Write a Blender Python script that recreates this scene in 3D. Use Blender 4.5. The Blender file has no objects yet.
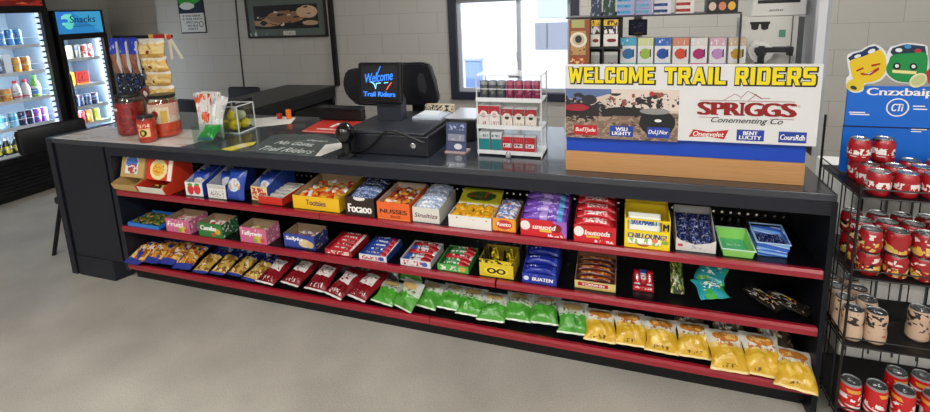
import bpy, bmesh, math, random
from mathutils import Vector, Matrix, Euler
R_ = random.Random(7)
PI = math.pi
D = bpy.data
sc = bpy.context.scene
COL = sc.collection

# ---------------------------------------------------------------- camera
CAM = Vector((0.0, -1.958, 1.664)); FPX = 476.78; PPX, PPY = 465.0, 95.55
PIT, YAW, ROL = 0.18087, -0.328155, 0.0405243
_fwd = Vector((math.sin(YAW)*math.cos(PIT), math.cos(YAW)*math.cos(PIT), -math.sin(PIT)))
_rt = Vector((math.cos(YAW), -math.sin(YAW), 0)); _dn = _fwd.cross(_rt)
_r2 = _rt*math.cos(ROL) + _dn*math.sin(ROL); _d2 = _dn*math.cos(ROL) - _rt*math.sin(ROL)
cd = D.cameras.new('camera'); cam = D.objects.new('camera', cd); COL.objects.link(cam)
m = Matrix.Identity(4)
for i in range(3):
    m[i][0] = _r2[i]; m[i][1] = -_d2[i]; m[i][2] = -_fwd[i]; m[i][3] = CAM[i]
cam.matrix_world = m
cd.sensor_fit = 'HORIZONTAL'; cd.sensor_width = 36; cd.lens = FPX*36/930
cd.shift_x = 0; cd.shift_y = (PPY-206)/930; cd.clip_start = .05
sc.camera = cam

def at(px, py, ax, val):
    """where the sight line of a photo pixel meets the plane axis=val (used to measure the room)"""
    d = _r2*((px-PPX)/FPX) + _d2*((py-PPY)/FPX) + _fwd
    return CAM + d*((val-CAM[ax])/d[ax])

# ---------------------------------------------------------------- materials
def lin(h):
    h = h.lstrip('#'); out = []
    for i in (0, 2, 4):
        c = int(h[i:i+2], 16)/255
        out.append(c/12.92 if c <= .04045 else ((c+.055)/1.055)**2.4)
    return (*out, 1)
_M = {}
def mat(h, rough=.5, metal=0, emit=0, trans=0, coat=0, spec=.5, ior=1.45):
    k = (h, rough, metal, emit, trans, coat, spec)
    if k in _M: return _M[k]
    mt = D.materials.new('paint_'+h.lstrip('#')); mt.use_nodes = True
    b = mt.node_tree.nodes['Principled BSDF']
    b.inputs['Base Color'].default_value = lin(h); b.inputs['Roughness'].default_value = rough
    b.inputs['Metallic'].default_value = metal; b.inputs['Coat Weight'].default_value = coat
    b.inputs['Specular IOR Level'].default_value = spec
    b.inputs['Transmission Weight'].default_value = trans; b.inputs['IOR'].default_value = ior
    if emit:
        b.inputs['Emission Color'].default_value = lin(h); b.inputs['Emission Strength'].default_value = emit
    _M[k] = mt; return mt
def clear(name, tint='#ffffff', refl=.08, rough=.02, film=0.0):
    """thin clear sheet: mostly see-through, a little mirror, optionally a milky film"""
    if name in D.materials: return D.materials[name]
    mt = D.materials.new(name); mt.use_nodes = True; nt = mt.node_tree; nt.nodes.clear()
    out = nt.nodes.new('ShaderNodeOutputMaterial')
    tr = nt.nodes.new('ShaderNodeBsdfTransparent'); tr.inputs[0].default_value = lin(tint)
    gl = nt.nodes.new('ShaderNodeBsdfGlossy'); gl.inputs['Roughness'].default_value = rough
    mx = nt.nodes.new('ShaderNodeMixShader'); lw = nt.nodes.new('ShaderNodeFresnel'); lw.inputs[0].default_value = 1.35
    ad = nt.nodes.new('ShaderNodeMath'); ad.operation = 'MULTIPLY_ADD'; ad.inputs[1].default_value = 1.0; ad.inputs[2].default_value = refl*.4
    ad.use_clamp = True
    ge = nt.nodes.new('ShaderNodeNewGeometry'); fr = nt.nodes.new('ShaderNodeMath'); fr.operation = 'SUBTRACT'; fr.inputs[0].default_value = 1; nt.links.new(ge.outputs['Backfacing'], fr.inputs[1])
    fm = nt.nodes.new('ShaderNodeMath'); fm.operation = 'MULTIPLY'; nt.links.new(fr.outputs[0], fm.inputs[1])      # the sheet mirrors on its outer face only
    nt.links.new(lw.outputs[0], ad.inputs[0]); nt.links.new(ad.outputs[0], fm.inputs[0]); nt.links.new(fm.outputs[0], mx.inputs[0])
    nt.links.new(tr.outputs[0], mx.inputs[1]); nt.links.new(gl.outputs[0], mx.inputs[2])
    last = mx
    if film:
        df = nt.nodes.new('ShaderNodeBsdfDiffuse'); df.inputs[0].default_value = lin('#f2f2f0')
        m2 = nt.nodes.new('ShaderNodeMixShader'); m2.inputs[0].default_value = film
        nt.links.new(mx.outputs[0], m2.inputs[1]); nt.links.new(df.outputs[0], m2.inputs[2]); last = m2
    nt.links.new(last.outputs[0], out.inputs[0]); return mt

def graphic(name, base, layers, axes='xz', rough=.4, coat=0, metal=0, emit=0, bump=0):
    """printed artwork in the part's own bounding-box coordinates u, v in 0..1"""
    if name in D.materials: return D.materials[name]
    mt = D.materials.new(name); mt.use_nodes = True; nt = mt.node_tree; N = nt.nodes; L = nt.links
    b = N['Principled BSDF']; b.inputs['Roughness'].default_value = rough
    b.inputs['Coat Weight'].default_value = coat; b.inputs['Metallic'].default_value = metal
    tc = N.new('ShaderNodeTexCoord'); sp = N.new('ShaderNodeSeparateXYZ'); L.new(tc.outputs['Generated'], sp.inputs[0])
    def M(op, a, bb=None, c=None):
        n = N.new('ShaderNodeMath'); n.operation = op
        for i, s in enumerate((a, bb, c)):
            if s is None: continue
            if isinstance(s, (int, float)): n.inputs[i].default_value = s
            else: L.new(s, n.inputs[i])
        return n.outputs[0]
    X, Y, Z = sp.outputs
    if axes == 'cyl':
        u = M('ADD', M('DIVIDE', M('ARCTAN2', M('SUBTRACT', X, .5), M('SUBTRACT', .5, Y)), 2*PI), .5); v = Z
    elif axes == 'xy': u, v = X, Y
    elif axes == 'yz': u, v = Y, Z
    else: u, v = X, Z
    cb = N.new('ShaderNodeCombineXYZ'); L.new(u, cb.inputs[0]); L.new(v, cb.inputs[1])
    oi = N.new('ShaderNodeObjectInfo')
    col = None
    def rect(u0, v0, u1, v1):
        return M('MULTIPLY', M('MULTIPLY', M('GREATER_THAN', u, u0), M('LESS_THAN', u, u1)),
                 M('MULTIPLY', M('GREATER_THAN', v, v0), M('LESS_THAN', v, v1)))
    def noise(su, sv, det=2):
        mp = N.new('ShaderNodeMapping'); mp.inputs['Scale'].default_value = (su, sv, 1); L.new(cb.outputs[0], mp.inputs[0])
        nz = N.new('ShaderNodeTexNoise'); nz.noise_dimensions = '4D'; nz.inputs['Scale'].default_value = 1; nz.inputs['Detail'].default_value = det
        L.new(mp.outputs[0], nz.inputs['Vector']); L.new(M('MULTIPLY', oi.outputs['Random'], 20), nz.inputs['W'])
        return nz.outputs[0]
    prev = None
    for ly in layers:
        k = ly[0]; c = ly[-1]
        if k == 'rect': f = rect(*ly[1:5])
        elif k == 'ell':
            cu, cv, ru, rv = ly[1:5]
            f = M('LESS_THAN', M('ADD', M('POWER', M('ABSOLUTE', M('DIVIDE', M('SUBTRACT', u, cu), ru)), 2),
                                 M('POWER', M('ABSOLUTE', M('DIVIDE', M('SUBTRACT', v, cv), rv)), 2)), 1)
        elif k == 'noise':       # u0 v0 u1 v1 scale_u scale_v threshold
            f = M('MULTIPLY', rect(*ly[1:5]), M('GREATER_THAN', noise(ly[5], ly[6]), ly[7]))
        elif k == 'bars':        # u0 v0 u1 v1 freq_u freq_v duty
            f = M('MULTIPLY', rect(*ly[1:5]), M('LESS_THAN', M('FRACT', M('ADD', M('MULTIPLY', u, ly[5]), M('MULTIPLY', v, ly[6]))), ly[7]))
        elif k == 'half':        # a*u+b*v > c
            f = M('GREATER_THAN', M('ADD', M('MULTIPLY', u, ly[1]), M('MULTIPLY', v, ly[2])), ly[3])
        elif k == 'enoise':      # noisy ellipse cu cv ru rv amp
            cu, cv, ru, rv, amp = ly[1:6]
            d = M('ADD', M('POWER', M('ABSOLUTE', M('DIVIDE', M('SUBTRACT', u, cu), ru)), 2),
                  M('POWER', M('ABSOLUTE', M('DIVIDE', M('SUBTRACT', v, cv), rv)), 2))
            f = M('LESS_THAN', M('ADD', d, M('MULTIPLY', M('SUBTRACT', noise(9, 9), .5), amp)), 1)
        mx = N.new('ShaderNodeMix'); mx.data_type = 'RGBA'
        L.new(f, mx.inputs[0])
        if prev is None: mx.inputs[6].default_value = lin(base)
        else: L.new(prev, mx.inputs[6])
        mx.inputs[7].default_value = lin(c); prev = mx.outputs[2]
    if prev is None: b.inputs['Base Color'].default_value = lin(base)
    else: L.new(prev, b.inputs['Base Color'])
    if emit:
        if prev is not None: L.new(prev, b.inputs['Emission Color'])
        else: b.inputs['Emission Color'].default_value = lin(base)
        b.inputs['Emission Strength'].default_value = emit
    if bump:
        bp = N.new('ShaderNodeBump'); bp.inputs['Strength'].default_value = bump; bp.inputs['Distance'].default_value = .01
        L.new(noise(7, 9, 3), bp.inputs['Height']); L.new(bp.outputs[0], b.inputs['Normal'])
    return mt

# ---------------------------------------------------------------- mesh builder
class MB:
    def __init__(s): s.bm = bmesh.new(); s.mi = 0; s.X = Matrix.Identity(4)
    def _f(s, vs):
        try:
            f = s.bm.faces.new(vs); f.material_index = s.mi; return f
        except ValueError: return None
    def v(s, co): return s.bm.verts.new(s.X @ Vector(co))
    def box(s, x0, x1, y0, y1, z0, z1, bev=0, skip=()):
        vs = [s.v(c) for c in ((x0,y0,z0),(x1,y0,z0),(x1,y1,z0),(x0,y1,z0),(x0,y0,z1),(x1,y0,z1),(x1,y1,z1),(x0,y1,z1))]
        fs = []
        for k, ix in (('b',(3,2,1,0)),('t',(4,5,6,7)),('f',(0,1,5,4)),('r',(1,2,6,5)),('k',(2,3,7,6)),('l',(3,0,4,7))):
            if k in skip: continue
            fs.append(s._f([vs[i] for i in ix]))
        if bev:
            es = list({e for f in fs for e in f.edges})
            r = bmesh.ops.bevel(s.bm, geom=es, offset=bev, segments=2, affect='EDGES', profile=.5)
            for f in r['faces']: f.material_index = s.mi
        return s
    def prism(s, pts, ax, a0, a1):
        """closed 2D outline extruded along axis ax ('x': pts are (y,z); 'y': (x,z); 'z': (x,y))"""
        def mk(p, a): return {'x': (a, p[0], p[1]), 'y': (p[0], a, p[1]), 'z': (p[0], p[1], a)}[ax]
        A = [s.v(mk(p, a0)) for p in pts]; B = [s.v(mk(p, a1)) for p in pts]; n = len(pts)
        s._f(A[::-1]); s._f(B)
        for i in range(n): s._f([A[i], A[(i+1) % n], B[(i+1) % n], B[i]])
        return s
    def lathe(s, prof, n=24, c=(0, 0, 0), caps=True):
        rings = []
        for r, z in prof:
            rings.append([s.v((c[0]+r*math.cos(2*PI*k/n), c[1]+r*math.sin(2*PI*k/n), c[2]+z)) for k in range(n)] if r > 1e-6 else [s.v((c[0], c[1], c[2]+z))])
        for a, b in zip(rings, rings[1:]):
            for k in range(n):
                k2 = (k+1) % n
                if len(a) == 1 and len(b) == 1: continue
                if len(a) == 1: s._f([a[0], b[k2], b[k]])
                elif len(b) == 1: s._f([a[k], a[k2], b[0]])
                else: s._f([a[k], a[k2], b[k2], b[k]])
        if caps:
            if len(rings[0]) > 1: s._f(rings[0][::-1])
            if len(rings[-1]) > 1: s._f(rings[-1])
        return s
    def tube(s, pts, r, n=8, taper=None):
        pts = [Vector(p) for p in pts]; rings = []
        for i, p in enumerate(pts):
            d = (pts[min(i+1, len(pts)-1)] - pts[max(i-1, 0)]).normalized()
            u = d.cross(Vector((0, 0, 1)) if abs(d.z) < .9 else Vector((1, 0, 0))).normalized(); w = d.cross(u)
            rr = r if taper is None else r*taper[i]
            rings.append([s.v(p + (u*math.cos(2*PI*k/n) + w*math.sin(2*PI*k/n))*rr) for k in range(n)])
        for a, b in zip(rings, rings[1:]):
            for k in range(n): s._f([a[k], a[(k+1) % n], b[(k+1) % n], b[k]])
        s._f(rings[0][::-1]); s._f(rings[-1]); return s
    def ball(s, c, r, sx=1, sy=1, sz=1, n=12, m=8):
        prof = [(math.sin(PI*i/m), -math.cos(PI*i/m)) for i in range(m+1)]
        old = s.X; s.X = old @ Matrix.Translation(c) @ Matrix.Diagonal((r*sx, r*sy, r*sz, 1)); s.lathe(prof, n); s.X = old; return s
    def pillow(s, w, h, t, seed=0, nx=12, ny=14, crimp=.1, pinch=.09, wr=.12):
        """stuffed wrapper lying in XY: sealed flat ends, pinched sides, creases"""
        rd = random.Random(seed); ph = [rd.uniform(0, 6.28) for _ in range(6)]
        top = []; bot = []
        for j in range(ny+1):
            v = -1 + 2*j/ny; rt = []; rb = []
            for i in range(nx+1):
                u = -1 + 2*i/nx
                vb = min(1, abs(v)/(1-crimp))
                full = (max(0, 1-abs(u)**2.6))**.6 * (max(0, 1-vb**2.4))**.6
                k = 1 + wr*(math.sin(5*u+ph[0]+3*v) + math.sin(7*v+ph[1]-2*u))*.5 + wr*.6*math.sin(11*u+6*v+ph[2])
                z = t*.5*full*k
                edge = abs(v) > 1-crimp
                xx = u*w/2*(1-pinch*(1-vb**2)) ; yy = v*h/2
                if edge: z0 = .0018*math.sin(9*u+ph[3])
                else: z0 = 0
                xx += .006*math.sin(3*v+ph[4])*w/.15; 
                e = i in (0, nx) or j in (0, ny)
                a = s.v((xx, yy, z0+z)); rt.append(a); rb.append(a if e else s.v((xx, yy, z0-z-.0006)))
            top.append(rt); bot.append(rb)
        for j in range(ny):
            for i in range(nx):
                s._f([top[j][i], top[j][i+1], top[j+1][i+1], top[j+1][i]])
                s._f([bot[j][i], bot[j+1][i], bot[j+1][i+1], bot[j][i+1]])
        return s
    def mesh(s, name, mats, smooth=False):
        bmesh.ops.recalc_face_normals(s.bm, faces=s.bm.faces)
        me = D.meshes.new(name); s.bm.to_mesh(me); s.bm.free()
        for mm in (mats if isinstance(mats, (list, tuple)) else [mats]): me.materials.append(mm)
        if smooth:
            for p in me.polygons: p.use_smooth = True
            try: me.set_sharp_from_angle(angle=math.radians(35))
            except Exception: pass
        return me
    def build(s, name, mats, parent=None, smooth=False, loc=None, rot=None):
        return link(name, s.mesh(name, mats, smooth), parent, loc, rot)
def link(name, me, parent=None, loc=None, rot=None):
    o = D.objects.new(name, me); COL.objects.link(o)
    if parent: o.parent = parent
    if loc is not None: o.location = loc
    if rot is not None: o.rotation_euler = rot
    return o
def tag(o, label=None, cat=None, group=None, kind=None):
    if label: o['label'] = label
    if cat: o['category'] = cat
    if group: o['group'] = group
    if kind: o['kind'] = kind
    return o
def thing(name, label, cat, loc=(0, 0, 0), rz=0, group=None):
    o = D.objects.new(name, None); o.empty_display_size = .05; COL.objects.link(o)
    o.location = loc; o.rotation_euler = (0, 0, rz); return tag(o, label, cat, group)
def struct(name, mb, mt, parent=None, smooth=False):
    o = mb.build(name, mt, parent, smooth)
    if not parent: o['kind'] = 'structure'
    return o
def dup(o, parent=None):
    c = o.copy(); COL.objects.link(c)
    if parent: c.parent = parent
    for ch in list(o.children): dup(ch, c)
    return c
ORD = ['first','second','third','fourth','fifth','sixth','seventh','eighth','ninth','tenth','eleventh','twelfth']

def block_word(s, mt, parent, x0, z0, w, h, y, ext=.0006, grow=0.0, slant=.0, name='lettering'):
    """heavy squared capitals built from strokes, spread over width w"""
    def bx(a, b, c, d): return [(a, b), (c, b), (c, d), (a, d)]
    V = .2; S = .33
    G = {'E': (1, [bx(0, 0, S, 1), bx(0, 1-V, .95, 1), bx(0, .4, .88, .6), bx(0, 0, 1, V)]), 'L': (.9, [bx(0, 0, S+.02, 1), bx(0, 0, 1, V)]),
         'C': (1, [[(.0, .1), (.1, 0), (S, 0), (S, 1), (.12, 1), (0, .9)], bx(.1, 1-V, .95, 1), bx(.1, 0, .95, V), bx(.66, .64, .98, 1), bx(.66, 0, .98, .36)]),
         'O': (1.08, [[(.0, .1), (.1, 0), (S, 0), (S, 1), (.1, 1), (0, .9)], [(1-S, 0), (.9, 0), (1, .1), (1, .9), (.9, 1), (1-S, 1)], bx(.1, 1-V, .9, 1), bx(.1, 0, .9, V)]),
         'W': (1.45, [[(0, 1), (.23, 1), (.37, 0), (.15, 0)], [(.15, 0), (.37, 0), (.6, .92), (.42, .92)], [(.42, .92), (.6, .92), (.82, 0), (.61, 0)], [(.61, 0), (.82, 0), (1, 1), (.79, 1)]]),
         'M': (1.35, [bx(0, 0, .24, 1), bx(.76, 0, 1, 1), [(.05, 1), (.3, 1), (.58, .12), (.42, .12)], [(.7, 1), (.95, 1), (.58, .12), (.42, .12)]]),
         'T': (1, [bx(0, 1-V*1.1, 1, 1), bx(.32, 0, .68, 1)]), 'I': (.42, [bx(.05, 0, .95, 1)]),
         'R': (1.05, [bx(0, 0, S, 1), bx(0, 1-V, .9, 1), bx(0, .36, .9, .54), [(.66, .4), (.92, .4), (1, .5), (1, .9), (.9, 1), (.66, 1)], [(.4, .45), (.74, .45), (1, 0), (.66, 0)]]),
         'A': (1.15, [[(0, 0), (.29, 0), (.62, 1), (.36, 1)], [(.71, 0), (1, 0), (.64, 1), (.38, 1)], bx(.24, .17, .78, .36)]),
         'D': (1.05, [bx(0, 0, S, 1), bx(0, 1-V, .9, 1), bx(0, 0, .9, V), [(.67, 0), (.88, 0), (1, .12), (1, .88), (.88, 1), (.67, 1)]]),
         'S': (1, [[(0, .5), (.1, .4), (S, .4), (S, 1), (.1, 1), (0, .9)], bx(.1, 1-V, 1, 1), bx(.08, .4, .92, .6), bx(0, 0, .9, V), [(1-S, 0), (.9, 0), (1, .1), (1, .5), (.9, .6), (1-S, .6)]])}
    tot = sum(G[c][0] for c in s)+.14*(len(s)-1); k = w/tot; b = MB(); x = x0
    for i, c in enumerate(s):
        wc, polys = G[c]
        for j, p in enumerate(polys):
            q = [(x+px_*wc*k+slant*pz_*h, z0+pz_*h) for px_, pz_ in p]
            if grow:
                ar = sum(a[0]*bb[1]-bb[0]*a[1] for a, bb in zip(q, q[1:]+q[:1])); q = q if ar > 0 else q[::-1]; o = []
                for n in range(len(q)):
                    A, B, Cc = Vector(q[n-1]), Vector(q[n]), Vector(q[(n+1) % len(q)])
                    d1 = (B-A).normalized(); d2 = (Cc-B).normalized(); n1 = Vector((d1.y, -d1.x)); n2 = Vector((d2.y, -d2.x)); mm = n1+n2
                    o.append(tuple(B+mm*(grow/max(.35, 1+n1.dot(n2)))))
                q = o
            b.prism(q, 'y', y-ext-j*.00001, y)
        x += (wc+.14)*k
    return b.build(name, mt, parent)
def text(s, mt, parent, loc, w=None, h=None, rot=(PI/2, 0, 0), bold=0, shear=0, ext=.0006, name='lettering', align='CENTER', space=1):
    """letters as thin raised mesh, fitted to width w and/or height h, centred on loc"""
    cu = D.curves.new('letters', 'FONT'); cu.body = s; cu.size = 1; cu.extrude = 0; cu.offset = 0; cu.shear = shear
    cu.align_x = align; cu.space_character = space; cu.resolution_u = 3
    t = D.objects.new('letters', cu); COL.objects.link(t)
    dg = bpy.context.evaluated_depsgraph_get(); dg.update()
    me = D.meshes.new_from_object(t.evaluated_get(dg)); D.objects.remove(t); D.curves.remove(cu)
    xs = [v.co.x for v in me.vertices]; ys = [v.co.y for v in me.vertices]
    if not xs: return None
    cx, cy = (min(xs)+max(xs))/2, (min(ys)+max(ys))/2; W, H = max(xs)-min(xs), max(ys)-min(ys)
    sx = (w/W) if w else None; sy = (h/H) if h else None
    if sx is None: sx = sy
    if sy is None: sy = sx
    for v in me.vertices: v.co = ((v.co.x-cx)*sx, (v.co.y-cy)*sy, v.co.z)
    bm = bmesh.new(); bm.from_mesh(me)
    if bold > 0:        # heavier strokes: the letter repeated a little to each side
        dx = bold*.75*sy; base = list(bm.faces)
        for q, dz in ((-dx, .00001), (dx, .00002)):
            r = bmesh.ops.duplicate(bm, geom=base)
            for e in r['geom']:
                if isinstance(e, bmesh.types.BMVert): e.co.x += q; e.co.z += dz
    if ext:
        r = bmesh.ops.extrude_face_region(bm, geom=list(bm.faces))
        for e in r['geom']:
            if isinstance(e, bmesh.types.BMVert): e.co.z += ext
        bmesh.ops.recalc_face_normals(bm, faces=bm.faces)
    bm.to_mesh(me); bm.free(); me.materials.clear(); me.materials.append(mt)
    o = link(name, me, parent, loc, rot); return o
# ================================================================ SETTING
YW, XL, XR, YF, ZC = 2.45, -6.25, 3.2, -4.6, 3.0
def block_mat(name, base, axis):
    mt = D.materials.new(name); mt.use_nodes = True; nt = mt.node_tree; N = nt.nodes; L = nt.links
    b = N['Principled BSDF']; b.inputs['Roughness'].default_value = .55
    tc = N.new('ShaderNodeTexCoord'); sp = N.new('ShaderNodeSeparateXYZ'); L.new(tc.outputs['Object'], sp.inputs[0])
    cb = N.new('ShaderNodeCombineXYZ'); L.new(sp.outputs[axis], cb.inputs[0])
    L.new(sp.outputs[2], cb.inputs[1])
    mp = N.new('ShaderNodeMapping'); mp.inputs['Location'].default_value = (.112, -.0175, 0); L.new(cb.outputs[0], mp.inputs[0])
    br = N.new('ShaderNodeTexBrick'); br.inputs['Scale'].default_value = 1; br.inputs['Brick Width'].default_value = .412
    br.inputs['Row Height'].default_value = .2025; br.inputs['Mortar Size'].default_value = .0022; br.inputs['Mortar Smooth'].default_value = .3
    c = lin(base); br.inputs['Color1'].default_value = c; br.inputs['Color2'].default_value = tuple(x*.965 for x in c[:3])+(1,)
    br.inputs['Mortar'].default_value = tuple(x*.62 for x in c[:3])+(1,); L.new(mp.outputs[0], br.inputs['Vector'])
    L.new(br.outputs['Color'], b.inputs['Base Color'])
    nz = N.new('ShaderNodeTexNoise'); nz.inputs['Scale'].default_value = 55; nz.inputs['Detail'].default_value = 4; L.new(tc.outputs['Object'], nz.inputs['Vector'])
    ma = N.new('ShaderNodeMath'); ma.operation = 'MULTIPLY_ADD'; ma.inputs[1].default_value = -.9; L.new(br.outputs['Fac'], ma.inputs[0]); L.new(nz.outputs[0], ma.inputs[2])
    bp = N.new('ShaderNodeBump'); bp.inputs['Strength'].default_value = .35; bp.inputs['Distance'].default_value = .004
    L.new(ma.outputs[0], bp.inputs['Height']); L.new(bp.outputs[0], b.inputs['Normal']); return mt
BLK = block_mat('painted_block', '#b9b7b2', 0); BLKs = block_mat('painted_block_side', '#b9b7b2', 1)
def floor_mat():
    mt = D.materials.new('sealed_concrete'); mt.use_nodes = True; nt = mt.node_tree; N = nt.nodes; L = nt.links
    b = N['Principled BSDF']; b.inputs['Roughness'].default_value = .42; b.inputs['Specular IOR Level'].default_value = .35
    tc = N.new('ShaderNodeTexCoord')
    def nz(s, d): 
        n = N.new('ShaderNodeTexNoise'); n.inputs['Scale'].default_value = s; n.inputs['Detail'].default_value = d; L.new(tc.outputs['Object'], n.inputs['Vector']); return n.outputs[0]
    r = N.new('ShaderNodeValToRGB'); r.color_ramp.elements[0].color = lin('#a5a199'); r.color_ramp.elements[1].color = lin('#b9b5ac')
    r.color_ramp.elements[0].position = .35; r.color_ramp.elements[1].position = .65; L.new(nz(2.2, 5), r.inputs[0])
    r2 = N.new('ShaderNodeValToRGB'); r2.color_ramp.elements[0].color = (.7, .7, .7, 1); r2.color_ramp.elements[1].color = (1.12, 1.12, 1.1, 1)
    r2.color_ramp.elements[0].position = .3; r2.color_ramp.elements[1].position = .6; L.new(nz(190, 3), r2.inputs[0])
    mx = N.new('ShaderNodeMix'); mx.data_type = 'RGBA'; mx.blend_type = 'MULTIPLY'; mx.inputs[0].default_value = .8
    L.new(r.outputs[0], mx.inputs[6]); L.new(r2.outputs[0], mx.inputs[7]); L.new(mx.outputs[2], b.inputs['Base Color'])
    bp = N.new('ShaderNodeBump'); bp.inputs['Strength'].default_value = .12; bp.inputs['Distance'].default_value = .003
    L.new(nz(60, 4), bp.inputs['Height']); L.new(bp.outputs[0], b.inputs['Normal']); return mt
struct('floor', MB().box(XL-.2, XR+.2, YF-.2, YW+.2, -.12, 0), floor_mat())
struct('ceiling', MB().box(XL-.2, XR+.2, YF-.2, YW+.2, ZC, ZC+.1), mat('#d9d8d4', .8))
struct('wall_left', MB().box(XL-.2, XL, YF-.2, YW+.2, 0, ZC), BLKs)
struct('wall_right', MB().box(XR, XR+.2, YF-.2, YW+.2, 0, ZC), BLKs)
struct('wall_front', MB().box(XL, XR, YF-.2, YF, 0, ZC), mat('#b9b7b2', .7))
# back wall with the window opening
WX0, WX1, WZ0, WZ1 = -1.635, -.395, .775, 1.80
wb = MB(); wb.box(XL, WX0, YW, YW+.2, 0, ZC); wb.box(WX1, XR, YW, YW+.2, 0, ZC)
wb.box(WX0, WX1, YW, YW+.2, 0, WZ0); wb.box(WX0, WX1, YW, YW+.2, WZ1, ZC); struct('wall_back', wb, BLK)
# window
w1 = MB(); t = .075
w1.box(WX0, WX0+t, YW-.025, YW+.12, WZ0, WZ1); w1.box(WX1-t, WX1, YW-.025, YW+.12, WZ0, WZ1)
w1.box(WX0+t, WX1-t, YW-.025, YW+.12, WZ0, WZ0+.075); w1.box(WX0+t, WX1-t, YW-.025, YW+.12, WZ1-.05, WZ1)
win = struct('window_1', w1, mat('#2b2d3d', .4))
VIN = mat('#b9bcc6', .35)
def sash(x0, x1, y):
    s = MB(); z0, z1 = WZ0+.075, WZ1-.05; k = .036
    s.box(x0, x0+k, y, y+.03, z0, z1); s.box(x1-k, x1, y, y+.03, z0, z1); s.box(x0+k, x1-k, y, y+.03, z0, z0+k); s.box(x0+k, x1-k, y, y+.03, z1-k, z1)
    f = s.build('sash', VIN, win); MB().box(x0+k, x1-k, y+.012, y+.016, z0+k, z1-k).build('pane', clear('window_pane', refl=.05), f); return f
sash(WX0+t, -.935, YW+.02); sash(-.975, WX1-t, YW+.055)
MB().box(-.975, -.955, YW+.005, YW+.02, 1.17, 1.24).build('latch', VIN, win)
# pole and cable on the back wall
pb = at(337, 85, 1, 2.40)
struct('trim_1', MB().box(pb.x-.02, pb.x+.02, 2.385, 2.43, .9, ZC-.001), mat('#0d0d10', .4))
cbx = MB(); cbx.tube([(-4.20, YW-.008, ZC-.01), (-4.19, YW-.008, 1.86), (-4.215, YW-.008, 1.3), (-4.228, YW-.008, .6)], .0075, 6)
tag(cbx.build('wall_cable', mat('#111114', .5), None, True), 'thin black cable running straight down the block wall left of the framed picture', 'cable')
# outside: snow yard and a pale building
struct('ground_outside', MB().box(-14, 12, YW+.2, 14, -.4, -.25), mat('#e6e8ec', .8))
ob = thing('pale_building', 'sunlit white building seen outside through the window', 'building', (-2, 7.2, -.25))
bw = MB(); bw.box(-7, 7, 0, .3, 0, 4.2); bw.build('wall', mat('#e9eaec', .8), ob)
def gx(px, py): p = at(px, py, 1, 7.18); return p.x+2, p.z+.25
xa, za = gx(537, 4); xb, zb = gx(562, 17); xc, zc = gx(535, 23); xd, zd = gx(562, 49)
MB().box(xa, xa+1.4, -.02, .0, zb, za+.2).build('window_sky_reflection', mat('#b9c3d2', .5), ob)  # window panel coloured pale blue in place of reflected sky
gd = MB().box(xc, xc+1.5, -.03, 0, zd, zc).build('shutter', mat('#8d919c', .6), ob)
MB().box(xc+.22, xc+.235, -.045, -.031, zd+.02, zc-.02).build('post', mat('#5d6470', .6), gd)
bn = at(474, 66, 1, 6.2)
ub = thing('reflection_box', 'small blue grey box standing in for a reflection at the lower left of the window', 'reflection', (bn.x, 6.2, -.25))  # added box whose blue stands in for a reflection in the pane
MB().box(-.14, .14, -.1, .1, 0, bn.z+.25+.1, .01).build('case', mat('#8fa6d6', .5), ub); MB().box(-.16, .16, -.12, .12, bn.z+.355, bn.z+.385).build('lid', mat('#aab4cc', .5), ub)

# ================================================================ COUNTER
BLACK = mat('#1b1e29', .36, spec=.4); BLK2 = mat('#0b0b0e', .5); LAM = mat('#2c303a', .22, spec=.6, coat=.4)
HC = .95
ct = thing('sales_counter', 'long black sales counter with three open snack shelves and red shelf edging', 'counter', (-1.37, .4, 0))
def cpart(name, mb, mt, par=None, smooth=False):
    o = mb.build(name, mt, par or ct, smooth); o.location = Vector((1.37, -.4, 0)) if not par else Vector((0, 0, 0)); return o
cpart('countertop', MB().box(-3.482, .738, .0, .82, HC-.03, HC, .003), LAM)
cpart('fascia', MB().box(-3.0, .722, .001, .026, HC-.083, HC-.03), BLACK)
cpart('end_post', MB().box(-3.535, -3.484, .0, .80, 0, HC), BLACK)
pn = MB(); pn.box(-3.458, -3.028, .004, .03, .148, HC-.031); cpart('front_panel', pn, mat('#191c28', .34, spec=.4))
pn = MB(); pn.prism([(-3.466, .004), (-3.13, .004), (-3.095, .1), (-3.466, .1)], 'z', 0, .143); cpart('plinth_block', pn, BLACK)
cpart('groove', MB().box(-3.484, -3.0, .05, .06, .143, HC-.031), mat('#020203', .8, spec=.1))
cpart('left_post', MB().box(-3.006, -2.968, .002, .45, .1, HC-.031), BLACK)
cpart('right_post', MB().box(.722, .742, .002, .80, 0, HC-.031), mat('#14161d', .4, spec=.3))
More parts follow.
